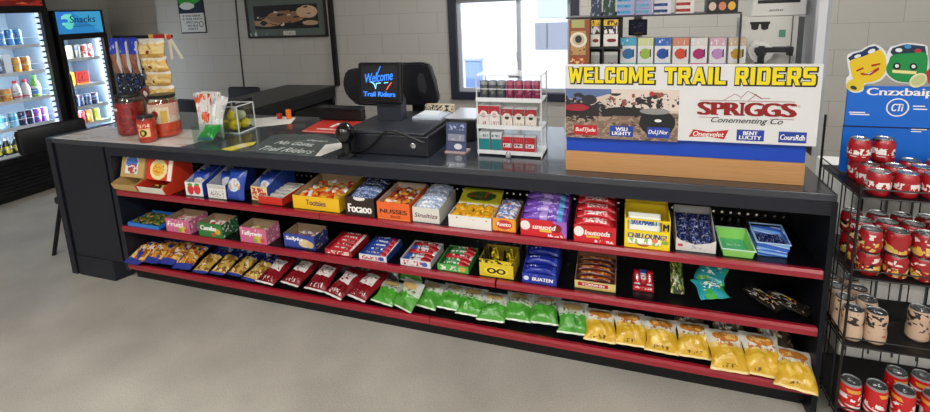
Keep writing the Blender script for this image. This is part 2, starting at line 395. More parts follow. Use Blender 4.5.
def peg_mat():
    mt = D.materials.new('pegboard_black'); mt.use_nodes = True; nt = mt.node_tree; N = nt.nodes; L = nt.links
    b = N['Principled BSDF']; b.inputs['Roughness'].default_value = .5
    tc = N.new('ShaderNodeTexCoord'); mp = N.new('ShaderNodeMapping'); mp.inputs['Scale'].default_value = (1/.036, 1/.036, 1/.036); L.new(tc.outputs['Object'], mp.inputs[0])
    fr = N.new('ShaderNodeVectorMath'); fr.operation = 'FRACTION'; L.new(mp.outputs[0], fr.inputs[0])
    sp = N.new('ShaderNodeSeparateXYZ'); L.new(fr.outputs[0], sp.inputs[0]); cb = N.new('ShaderNodeCombineXYZ'); L.new(sp.outputs[0], cb.inputs[0]); L.new(sp.outputs[2], cb.inputs[1])
    ds = N.new('ShaderNodeVectorMath'); ds.operation = 'DISTANCE'; ds.inputs[1].default_value = (.5, .5, 0); L.new(cb.outputs[0], ds.inputs[0])
    lt = N.new('ShaderNodeMath'); lt.operation = 'LESS_THAN'; lt.inputs[1].default_value = .16; L.new(ds.outputs['Value'], lt.inputs[0])
    b.inputs['Base Color'].default_value = lin('#060608'); tr = N.new('ShaderNodeBsdfTransparent'); mx = N.new('ShaderNodeMixShader')      # real see-through holes
    L.new(lt.outputs[0], mx.inputs[0]); L.new(b.outputs[0], mx.inputs[1]); L.new(tr.outputs[0], mx.inputs[2]); L.new(mx.outputs[0], N['Material Output'].inputs[0]); return mt
cpart('pegboard_back', MB().box(-2.968, .722, .43, .433, .1, HC-.031), peg_mat())
cpart('kick_plate', MB().box(-3.04, .722, .085, .10, 0, .118), BLK2)
SHELF = mat('#0a0a0e', .28, spec=.4); RED = mat('#96182a', .22, coat=.6)
ZT, ZM, ZB = .65, .412, .155
SEG = {ZT: [(-2.955, -1.49), (-1.486, .715)], ZM: [(-2.965, -.555), (-.547, .715)], ZB: [(-2.965, -.9), (-.897, .715)]}
for z in (ZT, ZM, ZB):
    for x0, x1 in SEG[z]:
        s = cpart('shelf', MB().box(x0, x1, .012, .429, z-.02, z), SHELF)
        e = MB(); e.prism([(-.004, z-.0005), (.0115, z-.0005), (.0115, z-.04), (.002, z-.04), (-.008, z-.034), (-.01, z-.012)], 'x', x0, x1)
        tr = cpart('edge_trim', e, RED, s)
# worn pale runner sheets on the counter's left end
RUN = graphic('pale_runner', '#dcd8d3', [('noise', 0, 0, 1, 1, 3, 7, .58, '#c4b6a8'), ('noise', 0, 0, 1, 1, 6, 16, .62, '#dedbd6')], 'xy', .3)
sh = MB(); sh.prism([(-3.472, .006), (-3.012, .006), (-3.012, .33), (-3.45, .30)], 'z', HC, HC+.0025)
tag(sh.build('counter_mat', RUN), 'worn pale mat covering the far left end of the counter', 'mat')
sh = MB(); sh.prism([(-3.006, .006), (-2.41, .012), (-2.36, .17), (-2.55, .36), (-3.006, .335)], 'z', HC, HC+.0025)
tag(sh.build('counter_mat', RUN), 'pale speckled mat under the three pickle jars on the counter', 'mat')
# ================================================================ SHELF GOODS
WHITE = mat('#ecebe8', .5); TXTW = mat('#f4f2ee', .5); TXTK = mat('#17171a', .5)
KRAFT = mat('#a88e6e', .75)
def carton(name, label, cat, x0, x1, y0, z, d, hf, hb, col, inside=None, front=None, side=None, words=None, group=None, rz=0, lean=0, fcol=None):
    """open-topped display carton: low front, sloped sides, taller back"""
    if isinstance(side, list): side, words = None, side
    w = x1-x0; t = thing(name, label, cat, ((x0+x1)/2, y0, z+.0006), rz, group); T = .003; h = w/2
    out = mat(col, .5); ins = mat(inside, .75) if inside else KRAFT
    b = MB(); b.box(-h, h, 0, d, 0, T)
    bk = MB()
    for x, y in ((-h, 0), (h-T, 0)):
        b.mi = 1; b.prism([(T, T), (d-T, T), (d-T, hb), (T, hf)], 'x', x+T*.15 if x < 0 else x, x+T if x < 0 else x+T*.85)
        b.mi = 0; b.prism([(0, T), (d, T), (d, hb), (0, hf)], 'x', x if x < 0 else x+T*.86, x+T*.14 if x < 0 else x+T)
    b.mi = 1; b.box(-h+T, h-T, d-T, d-T*.15, T, hb); b.mi = 0; b.box(-h+T, h-T, d-T*.14, d, T, hb)
    b.build('carton_body', [side or out, ins], t)
    f = MB(); f.box(-h, h, -.0012, T, 0.0005, hf)
    fp = f.build('front_panel', front or out, t)
    for wd in (words or []):
        s, mt, cx, cz, ww, hh = wd[:6]
        text(s, mt, fp, (cx*w, -.0014, cz*hf), ww*w, hh*hf, bold=wd[6] if len(wd) > 6 else .02, shear=wd[7] if len(wd) > 7 else 0)
    return t
def wrap_mat(name, base, layers, **k): return graphic(name, base, layers, 'xy', rough=k.get('rough', .28), coat=k.get('coat', .2), bump=k.get('bump', 0))
_bars = {}
def bar_mesh(w, l, t, mt, seed, crimp=.07):
    k = (round(w, 3), round(l, 3), round(t, 3), mt.name, seed)
    if k not in _bars:
        _bars[k] = MB().pillow(w, l, t, seed, 8, 12, crimp, .03, .08).mesh('wrapper', mt, True)
    return _bars[k]
def bars_across(x0, x1, y0, z, d, n, mts, fmt, cat, grp, h0=.012, rise=.0, th=.022, tilt=.18, wid=None, what='from the front'):
    """n wrapped bars lying across a tray one behind the other"""
    w = x1-x0-.012; st = (d-.012)/n; wd = wid or st*1.0
    for k in range(n):
        mt = mts[k % len(mts)]
        me = bar_mesh(min(wd, st*.96), w, th*1.15, mt, k % 3)
        o = link('candy_bar', me, None, ((x0+x1)/2+R_.uniform(-.002, .002), y0+.006+st*(k+.5), z+.006+h0+rise*k+th*.45), (tilt, 0, PI/2+R_.uniform(-.02, .02)))
        o.rotation_mode = 'XYZ'; o.rotation_euler = (0, 0, PI/2+R_.uniform(-.03, .03))
        o.matrix_world = Matrix.Translation(o.location) @ Matrix.Rotation(tilt, 4, 'X') @ Matrix.Rotation(PI/2+R_.uniform(-.02, .02), 4, 'Z')
        tag(o, fmt.format(n=ORD[k]), cat, grp)
def candy_pile(name, label, x0, x1, y0, y1, z0, hgt, cols, n, r=.016, cat='candy'):
    """loose candies nobody could count: one heap"""
    b = MB(); cs = [mat(c, .3, coat=.2) for c in cols]
    nx = max(2, int((x1-x0)/(r*1.5))); ny = max(2, int((y1-y0)/(r*1.5)))
    b.mi = 0; b.box(x0, x1, y0, y1, z0, z0+max(.004, hgt-r*.8))
    for i in range(nx):
        for j in range(ny):
            x = x0+r+(x1-x0-2*r)*(i+.5)/nx+R_.uniform(-.3, .3)*r; y = y0+r+(y1-y0-2*r)*(j+.5)/ny+R_.uniform(-.3, .3)*r
            old = b.X; b.X = Matrix.Translation((x, y, z0+hgt-r*.35+R_.uniform(-.3, .5)*r)) @ Euler((R_.uniform(-.5, .5), R_.uniform(-.5, .5), R_.uniform(0, 6))).to_matrix().to_4x4()
            b.mi = R_.randrange(len(cs)); b.ball((0, 0, 0), r, 1.15, .75, .6, 8, 5); b.X = old
    return tag(b.build(name, cs, None, True), label, cat, None, 'stuff')

# ---- top shelf, left to right
def dispenser(x0, x1, y0, z, col, label, art, hb, mouth, accent):
    w = x1-x0; h = w/2; t = thing('snack_dispenser', label, 'snack box', ((x0+x1)/2, y0, z+.0006)); T = .004; d = .2
    b = MB()
    for x in (-h, h-T): b.prism([(0.0, .015), (.02, 0), (d, 0), (d, hb), (.085, hb), (.05, .075), (-.015, .052)], 'x', x, x+T)
    b.box(-h+T, h-T, .02, d, 0, T); b.box(-h+T, h-T, d-T, d, T, hb); b.box(-h+T, h-T, .085, d-T, hb-T, hb)
    b.build('box_body', mat(col, .5), t)
    l = MB(); l.prism([(0, .013), (-.016, .052), (-.012, .053), (.004, .016)], 'x', -h+T, h-T); l.build('tray_lip', mat(mouth, .5), t)
    f = MB(); f.prism([(.046, .078), (.05, .078), (.087, hb-T), (.083, hb-T)], 'x', -h+T, h-T); f.build('header_panel', art, t)
    s = MB(); s.prism([(.0, .02), (.06, .02), (.048, .07), (-.012, .05)], 'x', h, h+.0012); s.build('side_flash', mat(accent, .5), t)
    return t
A1 = graphic('art_tan', '#c9a869', [('rect', .18, .18, .74, .98, '#dfe6ef'), ('enoise', .45, .72, .26, .3, .9, '#4a78c8'), ('ell', .5, .42, .2, .24, '#b9413c'), ('noise', .25, .2, .7, .6, 14, 10, .55, '#f2f0ec')])
A2 = graphic('art_red', '#d8381f', [('enoise', .47, .52, .34, .5, .4, '#f2e3a4'), ('ell', .45, .5, .22, .3, '#f0b93a'), ('noise', .25, .3, .7, .75, 10, 9, .56, '#d9822b'), ('rect', .84, 0, 1, 1, '#efe9df')])
dispenser(-2.95, -2.755, -.022, ZT, '#c7a56a', 'tan snack box with a tilted open tray, at the left end of the top shelf', A1, .20, '#c7a56a', '#d6402b')
dispenser(-2.735, -2.525, -.024, ZT, '#d13a22', 'bright red snack box with a tilted open tray and a yellow picture', A2, .20, '#e9e3d8', '#d13a22')
candy_pile('snack_pieces', 'dark and red snack pieces in the mouth of the bright red snack box', -2.70, -2.56, .0, .058, ZT+.008, .03, ['#7a2018', '#b8402a', '#c9a04a', '#2e1a14'], 20, .014)
def tall_snack(x0, x1, y0, z, label, frontart, tall=.1, hb=.125, d=.24, col='#2b49a8'):
    return carton('snack_carton', label, 'snack box', x0, x1, y0, z, d, tall*.82, hb+.045, col, '#b9bcc4', frontart)
F3 = graphic('art_strawberry', '#f0efee', [('enoise', .3, .45, .18, .38, .5, '#cf2f35'), ('enoise', .68, .5, .2, .36, .5, '#d8383b'), ('ell', .3, .82, .14, .12, '#5d9d3c'), ('ell', .7, .86, .14, .1, '#5d9d3c')])
F4 = graphic('art_grey', '#e6e4e0', [('noise', .1, .15, .9, .6, 18, 12, .55, '#8a8580'), ('rect', .05, .72, .95, .95, '#c9c6c4')])
F5 = graphic('art_yellowred', '#e8cf9a', [('noise', .05, .1, .95, .9, 7, 6, .5, '#c4392d'), ('noise', .05, .1, .95, .9, 9, 9, .62, '#f0e7d4')])
BLUEP = wrap_mat('wrap_bluesnack', '#2446a6', [('enoise', .5, .5, .3, .22, .6, '#c7d6ee'), ('noise', .2, .35, .8, .65, 12, 10, .54, '#d8a850'), ('rect', 0, .9, 1, 1, '#17307c')])
def upright_packs(x0, x1, y0, z, n, d, mt, label, cat, grp, h=.12, tilt=1.15, name='snack_pack'):
    st = d/n
    for k in range(n):
        me = bar_mesh(x1-x0-.012, h, min(.034, st*.8), mt, k % 3)
        o = link(name, me); o.matrix_world = Matrix.Translation(((x0+x1)/2, y0+st*(k+.5), z+.007+h*.5*math.sin(tilt)+.006)) @ Matrix.Rotation(tilt, 4, 'X')
        tag(o, label.format(n=ORD[k]), cat, grp)
tall_snack(-2.43, -2.30, .03, ZT, 'white and blue snack carton with strawberries printed on its front', F3)
upright_packs(-2.43, -2.30, .06, ZT, 4, .15, BLUEP, 'blue snack pack in the strawberry carton, {n} from the front', 'snack pack', 'blue snack packs in the strawberry carton')
tall_snack(-2.262, -2.13, .03, ZT, 'white fronted snack carton of blue packs beside the strawberry carton', F4)
upright_packs(-2.262, -2.13, .10, ZT, 3, .12, BLUEP, 'blue snack pack in the white fronted carton, {n} from the front', 'snack pack', 'blue snack packs in the white fronted carton')
o = link('snack_pack', bar_mesh(.118, .17, .055, BLUEP, 2)); o.matrix_world = Matrix.Translation((-2.058, .045, ZT+.09)) @ Matrix.Rotation(1.3, 4, 'X')
tag(o, 'blue snack pack standing loose on the shelf in front of the cartons', 'snack pack')
tall_snack(-1.978, -1.868, .06, ZT, 'blue snack carton with a yellow and red front, left of the red tray', F5)
upright_packs(-1.978, -1.868, .10, ZT, 3, .12, BLUEP, 'blue snack pack in the yellow and red fronted carton, {n} from the front', 'snack pack', 'blue snack packs in the yellow and red carton')
# red tray with five pale packs
carton('snack_tray', 'low red tray of five pale wrapped bars on the top shelf', 'tray', -1.905, -1.745, .03, ZT, .2, .042, .05, '#cf3324', '#d9d4cc')
PALE = wrap_mat('wrap_pale', '#c9c5bd', [('noise', .1, .1, .9, .9, 14, 4, .58, '#8f8a82'), ('rect', 0, 0, 1, .12, '#e8e6e2')])
bars_across(-1.905, -1.745, .03, ZT, .2, 5, [PALE], 'pale grey wrapped bar in the low red tray, {n} from the front', 'candy bar', 'pale bars in the red tray', .004, .004, .026, .25)
# yellow box of mixed chews
FY = graphic('art_yellowbox', '#eebc1e', [('noise', .28, .35, .72, .75, 10, 3, .72, '#f4d55c')])
carton('candy_box', 'wide yellow open candy box with brown lettering, full of mixed chews', 'candy box', -1.668, -1.382, .022, ZT, .27, .073, .108, '#e9b41c', '#b7a07c', FY,
       [('Tootsies', mat('#4a2a52', .5), -.0, .55, .42, .42, .03)])
candy_pile('mixed_chews', 'orange, yellow and white wrapped chews filling the wide yellow box', -1.66, -1.39, .03, .285, ZT+.004, .062, ['#e2622a', '#f0c22f', '#f0ece4', '#d8402f', '#f09a2c', '#e9d9b0'], 80, .017)
FB = graphic('art_brown', '#2d1e1c', [('enoise', .5, .95, .2, .12, .5, '#e8e4e0')])
carton('candy_box', 'dark brown candy box with white bubble lettering and blue packs behind it', 'candy box', -1.336, -1.172, .01, ZT, .225, .1, .11, '#2a1c1a', '#3a2a26', FB, [('Focaoo', TXTW, .0, .42, .8, .45, .05)])
SILV = wrap_mat('wrap_silverblue', '#7d8fb8', [('noise', 0, 0, 1, 1, 6, 6, .52, '#3c5290'), ('noise', 0, 0, 1, 1, 10, 12, .6, '#dfe4ee')], rough=.2)
DARKP = wrap_mat('wrap_darkpack', '#2c3150', [('noise', 0, 0, 1, 1, 6, 9, .56, '#7a86ac'), ('noise', .2, .2, .8, .8, 10, 16, .62, '#d6d9e2')], rough=.2)
bars_across(-1.336, -1.172, .01, ZT, .22, 5, [SILV, SILV, SILV, DARKP, DARKP], 'blue silver candy pack in the dark brown box, {n} from the front', 'candy pack', 'packs in the dark brown box', .055, .009, .042, .3)
FO = graphic('art_orange', '#e8662a', [('rect', 0, 0, 1, .06, '#f08a3a')])
carton('candy_box', 'bright orange open candy box with dark lettering, between brown and white boxes', 'candy box', -1.156, -.978, .012, ZT, .235, .09, .105, '#e56427', '#cbb9a8', FO,
       [('NUSSES', mat('#3a1d14', .5), 0, .48, .82, .24, .06), ('3cc5', mat('#3a1d14', .5), .05, .2, .3, .13, .04)])
candy_pile('orange_candies', 'orange, yellow and brown wrapped candies filling the bright orange box', -1.15, -.985, .02, .24, ZT+.004, .078, ['#d5582a', '#efb23a', '#f1e7da', '#8c2f1c', '#e78a33'], 60, .016)
carton('candy_box', 'white candy box with dark red lettering and silver blue packs', 'candy box', -.968, -.828, .022, ZT, .235, .076, .085, '#dcd9d2', '#e6e3de', None, [('Sinaltizs', mat('#5e2430', .5), 0, .48, .86, .3, .02, .2)])
LBL = wrap_mat('wrap_iceblue', '#a9bfe0', [('noise', 0, 0, 1, 1, 4, 8, .52, '#e9eef6'), ('noise', 0, 0, 1, 1, 9, 14, .64, '#5f7fc0')], rough=.2)
bars_across(-.968, -.828, .022, ZT, .235, 6, [LBL], 'ice blue candy pack in the red lettered white box, {n} from the front', 'candy pack', 'ice blue candy packs', .046, .006, .036, .3)
# white box with the yellow green lid standing at its back
c = carton('candy_box', 'low white candy box with a printed yellow green lid folded up behind', 'candy box', -.778, -.568, .012, ZT, .15, .06, .062, '#e6e4df', '#e9e6e0')
LIDA = graphic('art_sourlid', '#d9d23a', [('enoise', .5, .55, .36, .28, .8, '#2f5c2a'), ('noise', .15, .35, .85, .75, 9, 7, .55, '#c4392d'), ('noise', .2, .4, .8, .7, 12, 12, .6, '#2d6a35'), ('rect', 0, .92, 1, 1, '#eee87a')])
lb = MB(); lb.X = Matrix.Translation((0, .151, .058)) @ Matrix.Rotation(.35, 4, 'X'); lb.box(-.105, .105, 0, .11, 0, .003); lb.build('lid', graphic('art_sourlid_xy', '#d9d23a', [('rect', 0, .9, 1, 1, '#a8c23a'), ('enoise', .5, .5, .36, .3, .8, '#2f5c2a'), ('noise', .15, .3, .85, .75, 9, 7, .55, '#c4392d'), ('noise', .2, .35, .8, .7, 12, 12, .6, '#3a7a35')], 'xy'), c)
YSN = wrap_mat('wrap_yellowsnack', '#e9b520', [('noise', 0, 0, 1, 1, 5, 5, .52, '#d98a1c'), ('noise', 0, 0, 1, 1, 9, 9, .62, '#f5dc6a')])
for k in range(8):
    cx, cy = -.745+.048*(k % 4), .045+.055*(k//4)
    o = link('snack_pouch', bar_mesh(.055, .062, .03, YSN, k % 3), None, (cx, cy, ZT+.055+.006*(k//4)), (.25, R_.uniform(-.2, .2), R_.uniform(-.5, .5)))
    tag(o, f'yellow snack pouch in the low white box, {"front" if k < 4 else "back"} row, {ORD[k % 4]} from left', 'snack pouch', 'yellow pouches in the low white box')
FS = graphic('art_orangesmall', '#eda02a', [('ell', .5, .55, .36, .36, '#c4353a'), ('rect', 0, 0, 1, .08, '#d8562a'), ('noise', .1, .05, .9, .25, 14, 10, .6, '#f4df8a')])
carton('candy_box', 'small orange yellow candy box with a red badge, left of the purple packs', 'candy box', -.564, -.456, .018, ZT, .185, .064, .076, '#e79a2a', '#c9a268', FS, [('Reeto', TXTW, 0, .58, .6, .3, .04)])
MIXP = wrap_mat('wrap_mixed', '#dfe0e6', [('noise', 0, 0, 1, 1, 4, 5, .5, '#4f7fd0'), ('noise', 0, 0, 1, 1, 6, 7, .58, '#d8423c'), ('noise', 0, 0, 1, 1, 7, 8, .64, '#7ab648')])
bars_across(-.564, -.456, .018, ZT, .18, 4, [MIXP], 'multicoloured candy pack in the small orange box, {n} from the front', 'candy pack', 'packs in the small orange box', .034, .006, .032, .25)
# purple and red peanut-cluster style boxes
def steep(name, label, x0, x1, y0, words, art, bar, barlab, grp, sidecol, n=5):
    carton(name, label, 'candy box', x0, x1, y0, ZT, .24, .078, .13, sidecol, sidecol, art, words)
    bars_across(x0, x1, y0+.005, ZT, .225, n, [bar] if not isinstance(bar, list) else bar, barlab, 'candy bar', grp, .052, .016, .042, .35)
PUR = wrap_mat('wrap_purple', '#7b4fc0', [('rect', 0, .42, 1, .6, '#b99ae6'), ('noise', .1, .2, .9, .8, 6, 8, .57, '#d7c6f2'), ('rect', 0, .08, 1, .2, '#5aa9e0'), ('noise', 0, 0, 1, 1, 8, 14, .66, '#4a2a96')])
REDB = wrap_mat('wrap_redwhite', '#c9242e', [('rect', .2, .2, .8, .8, '#e8dcdc'), ('noise', .15, .2, .85, .8, 5, 14, .52, '#d43540'), ('rect', 0, 0, 1, .1, '#9c1620')])
FP = graphic('art_rednut', '#d0202c', [('half', 1, .3, 1.0, '#9a62c8'), ('ell', .78, .58, .12, .26, '#8a1620'), ('enoise', .1, .62, .11, .28, .3, '#e9e4e2'), ('rect', .42, .3, .68, .44, '#e8c23a'), ('noise', .6, .05, .96, .2, 20, 4, .5, '#f0e6ea')])
FR = graphic('art_redbox', '#cc1f2a', [('enoise', .12, .62, .12, .3, .3, '#ece7e5'), ('rect', .3, .3, .62, .42, '#e0b13a'), ('noise', .5, .06, .95, .2, 20, 4, .5, '#f0e6e6'), ('ell', .84, .62, .07, .12, '#6e1018')])
steep('candy_box', 'red and purple candy box heaped with shiny purple bars', -.431, -.228, .012, [('unuotd', TXTW, .02, .6, .5, .3, .05, .2)], FP, PUR, 'shiny purple candy bar in the red and purple box, {n} from the front', 'purple candy bars', '#6a44a8')
steep('candy_box', 'red candy box heaped with red and white bars, next to a yellow box', -.196, -.022, .008, [('lnutotds', TXTW, .06, .6, .6, .28, .05, .2)], FR, REDB, 'red and white candy bar in the heaped red box, {n} from the front', 'red and white candy bars', '#b01c26')
# tall yellow box with cut-away window
t = thing('candy_box', 'tall yellow candy box with a cut away window and blue lettering', 'candy box', (.1, .012, ZT+.0006)); h = .088; T = .003
b = MB(); b.box(-h, h, .0, .16, 0, T); b.box(-h, -h+T, T, .16, T, .14); b.box(h-T, h, T, .16, T, .14); b.box(-h, h, .157, .16, T, .165)
b.prism([(-h, .14), (-h+.012, .165), (-h+.012, .14)], 'y', .15, .157)
b.build('carton_body', mat('#e7c91f', .5), t)
fr = MB(); fr.box(-h, h, -.001, .003, 0, .078); fr.box(-h, -h+.012, -.001, .003, .078, .128); fr.box(h-.032, h, -.001, .003, .078, .128); fr.box(-h+.012, h-.032, -.001, .003, .122, .128)
fp = fr.build('front_panel', graphic('art_yellowm', '#eed322', [('enoise', .42, .12, .13, .06, .5, '#b5522a'), ('ell', .75, .2, .07, .06, '#4f86c8'), ('ell', .9, .26, .08, .07, '#88aa3a'), ('rect', .82, .62, .98, .95, '#d9b51a')]), t)
text('CHILLOUNG!', mat('#1d3a9a', .5), fp, (0.0, -.0012, .055), .15, .022, bold=.05, shear=.15)
text('M', TXTK, fp, (.072, -.0012, .1), .02, .03, bold=.06)
bk = MB(); bk.X = Matrix.Translation((0, .008, .062)) @ Matrix.Rotation(-.45, 4, 'X'); bk.box(-h+.013, h-.034, 0, .05, -.045, .085, .006); pk = bk.build('inner_pack', graphic('art_innerpack', '#e6e9df', [('rect', 0, .9, 1, 1, '#cfd3c8'), ('noise', .05, .1, .95, .42, 9, 5, .52, '#8fb05a'), ('ell', .82, .3, .1, .09, '#d8672a')]), t)
text('SKULMARKT', mat('#2a62b0', .5), pk, (-.01, .0235, .104), .105, .022, (PI/2-.45, 0, 0), bold=.05, shear=.2)
# white dispenser of dark blue packs, cut low at the front
t = thing('candy_box', 'pale grey open candy box of small dark blue packs, second from right of the cartons', 'candy box', (.287, .034, ZT+.0006)); h = .074
b = MB()
for x in (-h, h-T): b.prism([(0, 0), (.17, 0), (.17, .125), (.155, .13), (.0, .052)], 'x', x, x+T)
b.box(-h+T, h-T, 0, .17, 0, T); b.box(-h+T, h-T, .167, .17, T, .128); b.build('carton_body', mat('#a9a9ac', .55), t)
f = MB(); f.prism([(-h, 0), (h, 0), (h, .055), (h-.02, .042), (.0, .03), (-h+.02, .042), (-h, .058)], 'y', -.0015, .002)
f.build('front_panel', graphic('art_greyfront', '#d5d3d2', [('rect', .05, .3, .18, .5, '#c8404a'), ('noise', .3, .1, .9, .4, 14, 6, .6, '#a8a6a4')]), t)
NAVY = wrap_mat('wrap_navy', '#1b2250', [('noise', 0, 0, 1, 1, 6, 6, .58, '#6a78b4'), ('noise', 0, 0, 1, 1, 9, 9, .66, '#c9cde0')], rough=.2)
for k in range(12):
    o = link('candy_pack', bar_mesh(.042, .05, .026, NAVY, k % 3), None, (.287-.046+.046*(k % 3), .056+.034*(k//3), ZT+.04+.017*(k//3)), (.55, R_.uniform(-.2, .2), R_.uniform(-.3, .3)))
    tag(o, f'small navy candy pack in the pale grey box, {["left","middle","right"][k % 3]} of the {["front","second","third","back"][k//3]} row', 'candy pack', 'small navy packs in the pale grey box')
# green tub tray
def tub(label, x0, x1, y0, z, d, hf, hb, col, rim, rz=0):
    w = x1-x0; h = w/2; t = thing('tray', label, 'tray', ((x0+x1)/2, y0, z+.0006), rz); s = .007
    b = MB()
    outer = [(-h+s, s), (h-s, s), (h-s, d-s), (-h+s, d-s)]
    b.box(-h+s, h-s, s, d-s, 0, .003)
    for (xa, ya), (xb, yb) in zip(outer, outer[1:]+outer[:1]):
        def top(x, y): return (math.copysign(h, x), 0 if y < d/2 else d, hf if y < d/2 else hb)
        i = .9
        A = b.v((xa, ya, 0)); B = b.v((xb, yb, 0)); C = b.v(top(xb, yb)); Dv = b.v(top(xa, ya))
        def inn(p): return ((p[0])*.95, d/2+(p[1]-d/2)*.95, p[2])
        A2 = b.v(inn((xa, ya, .003))); B2 = b.v(inn((xb, yb, .003))); C2 = b.v(inn(top(xb, yb))); D2 = b.v(inn(top(xa, ya)))
        b._f([A, B, C, Dv]); b._f([B2, A2, D2, C2]); b._f([Dv, C, C2, D2])
    b.build('tray_body', mat(col, .35), t)
    rb = MB(); q = [(-h-.002, -.002, hf), (h+.002, -.002, hf), (h+.002, d+.002, hb), (-h-.002, d+.002, hb), (-h-.002, -.002, hf)]
    rb.tube(q, .0028, 6); rb.build('rim', mat(rim, .35), t, True); return t
t = tub('empty pale green plastic tub at the right of the top shelf', .382, .497, .02, ZT, .165, .034, .05, '#8fd36a', '#c9ecd8')
MB().box(-.053, .053, .008, .157, .0032, .006).build('liner', mat('#5cc98a', .4), t)
text('tacu Sua', mat('#d8f4d8', .5), t, (0, .1, .0064), .05, .018, rot=(0, 0, 0))
BLT = graphic('art_bluewave', '#2c5fc4', [('bars', 0, 0, 1, 1, .5, 1.6, .4, '#7fb6ee'), ('bars', 0, 0, 1, 1, .6, 1.7, .1, '#dcebfa')])
t = thing('tray', 'lower of two stacked blue wave patterned trays at the right end', 'tray', (.566, .062, ZT+.0006)); MB().box(-.052, .052, 0, .105, 0, .026, .004).build('tray_body', BLT, t)
t = thing('tray', 'upper of two stacked blue trays, open and holding dark blue packs', 'tray', (.566, .062, ZT+.0275))
b = MB(); b.box(-.053, .053, 0, .11, 0, .003)
for x in (-.056, .053): b.prism([(0, 0), (.115, 0), (.125, .052), (-.006, .032)], 'x', x, x+.003)
b.box(-.053, .053, -.001, .002, .003, .031); b.box(-.053, .053, .108, .111, .003, .05); b.build('tray_body', BLT, t)
q = MB(); q.tube([(-.058, -.007, .032), (.058, -.007, .032), (.058, .126, .053), (-.058, .126, .053), (-.058, -.007, .032)], .003, 6); q.build('rim', mat('#a9c9ee', .35), t, True)
for k in range(4):
    o = link('candy_pack', bar_mesh(.022, .07, .014, NAVY, k % 3), None, (.53+.024*k, .112+.002*(k % 2), ZT+.052), (.16, 0, .25))
    tag(o, f'dark blue stick pack in the upper blue tray, {ORD[k]} from the left', 'candy pack', 'stick packs in the blue tray')
# ---- middle shelf, left to right
t = thing('tray', 'flat bright blue tray of mixed candy packs, at the left end of the middle shelf', 'tray', (-2.80, .01, ZM+.0006))
b = MB(); b.box(-.125, .125, 0, .165, 0, .004); b.box(-.129, .129, -.003, .001, 0, .022); b.box(-.129, -.125, .001, .165, 0, .022); b.box(.125, .129, .001, .165, 0, .022); b.box(-.129, .129, .165, .169, 0, .03)
b.build('tray_body', mat('#2f7fd6', .35), t)
GMIX = wrap_mat('wrap_greenmix', '#3f6a35', [('noise', 0, 0, 1, 1, 5, 5, .54, '#1d1f1c'), ('noise', 0, 0, 1, 1, 7, 7, .6, '#d9a13a'), ('noise', 0, 0, 1, 1, 8, 8, .64, '#c9403a')])
for k in range(6):
    o = link('candy_pack', bar_mesh(.075, .06, .026, GMIX, k % 3), None, (-2.88+.08*(k % 3), .05+.07*(k//3), ZM+.024), (.1, 0, R_.uniform(-.4, .4)))
    tag(o, f'green and gold candy pack in the flat blue tray, {"front" if k < 3 else "back"} row, {ORD[k % 3]} from left', 'candy pack', 'packs in the flat blue tray')
def sidegraphic(nm, base, c2): return graphic(nm, base, [('noise', 0, 0, 1, 1, 7, 5, .58, c2)], 'yz')
FPK = graphic('art_pinkbox', '#cf6a90', [('noise', .05, .7, .95, 1, 12, 4, .6, '#f1c6d4'), ('ell', .68, .3, .17, .24, '#d9b94a'), ('ell', .56, .2, .08, .14, '#88a84a'), ('ell', .84, .24, .09, .16, '#c84a5a')])
FGN = graphic('art_greenbox', '#2f7a3a', [('ell', .8, .45, .12, .22, '#d9a43a'), ('ell', .62, .22, .1, .14, '#c84a3a'), ('noise', .02, .0, .98, .3, 10, 6, .64, '#1b4a24')])
FBC = graphic('art_bluecookie', '#34479f', [('enoise', .68, .42, .2, .3, .2, '#d9c49a'), ('ell', .84, .36, .12, .24, '#cdb27e'), ('rect', 0, .0, 1, .1, '#22306e')])
def cbox(lab, x0, x1, y0, d, h, col, art, sideart, words, cands, candlab):
    carton('candy_box', lab, 'candy box', x0, x1, y0, ZM, d, h, h+.006, col, '#9a8266', art, sideart, words)
    candy_pile('wrapped_candies', candlab, x0+.008, x1-.008, y0+.008, y0+d-.012, ZM+.004, h*.62, cands, 30, .015)
TS = mat('#f6f1f2', .5)
cbox('pink candy box with fruit on its front, first open box beside the flat blue tray', -2.606, -2.418, .01, .13, .084, '#d98aa6', FPK, sidegraphic('side_pink', '#cf6f94', '#f0d3de'), [('Fruitl', TS, -.1, .62, .66, .36, .07, .2)], ['#d9c7c4', '#c98a8a', '#e9e0d8', '#b85a5a'], 'pale wrapped candies inside the first pink box beside the flat blue tray')
cbox('green candy box with white lettering and fruit, between the two pink boxes', -2.353, -2.177, .012, .12, .084, '#2f7a3a', FGN, sidegraphic('side_green', '#27613a', '#dfe9dc'), [('Camilas', TS, -.08, .66, .66, .34, .07, .2)], ['#c9c7b4', '#5a8a4a', '#c83a3a', '#e9e0d8'], 'mixed wrapped candies inside the green box between the pink boxes')
cbox('pink candy box with a peach on its front, between the green and blue boxes', -2.05, -1.866, .014, .105, .09, '#d97fa2', FPK, sidegraphic('side_pink', '#cf6f94', '#f0d3de'), [('Taffytwin', TS, -.06, .6, .76, .36, .07, .2)], ['#e0d7c4', '#c9b47a', '#e9e0d8', '#b8885a'], 'pale wrapped candies inside the pink box next to the blue cookie box')
cbox('blue box with cookies printed on its front, left of the red bars', -1.759, -1.561, .026, .12, .08, '#33489c', FBC, sidegraphic('side_blue', '#2a3a80', '#c9b48a'), [('Sallyka', TS, -.16, .66, .56, .34, .07, .2)], ['#b8a3a4', '#7a4a4a', '#d9cdb8', '#8a6a8a'], 'wrapped pieces inside the blue cookie box')
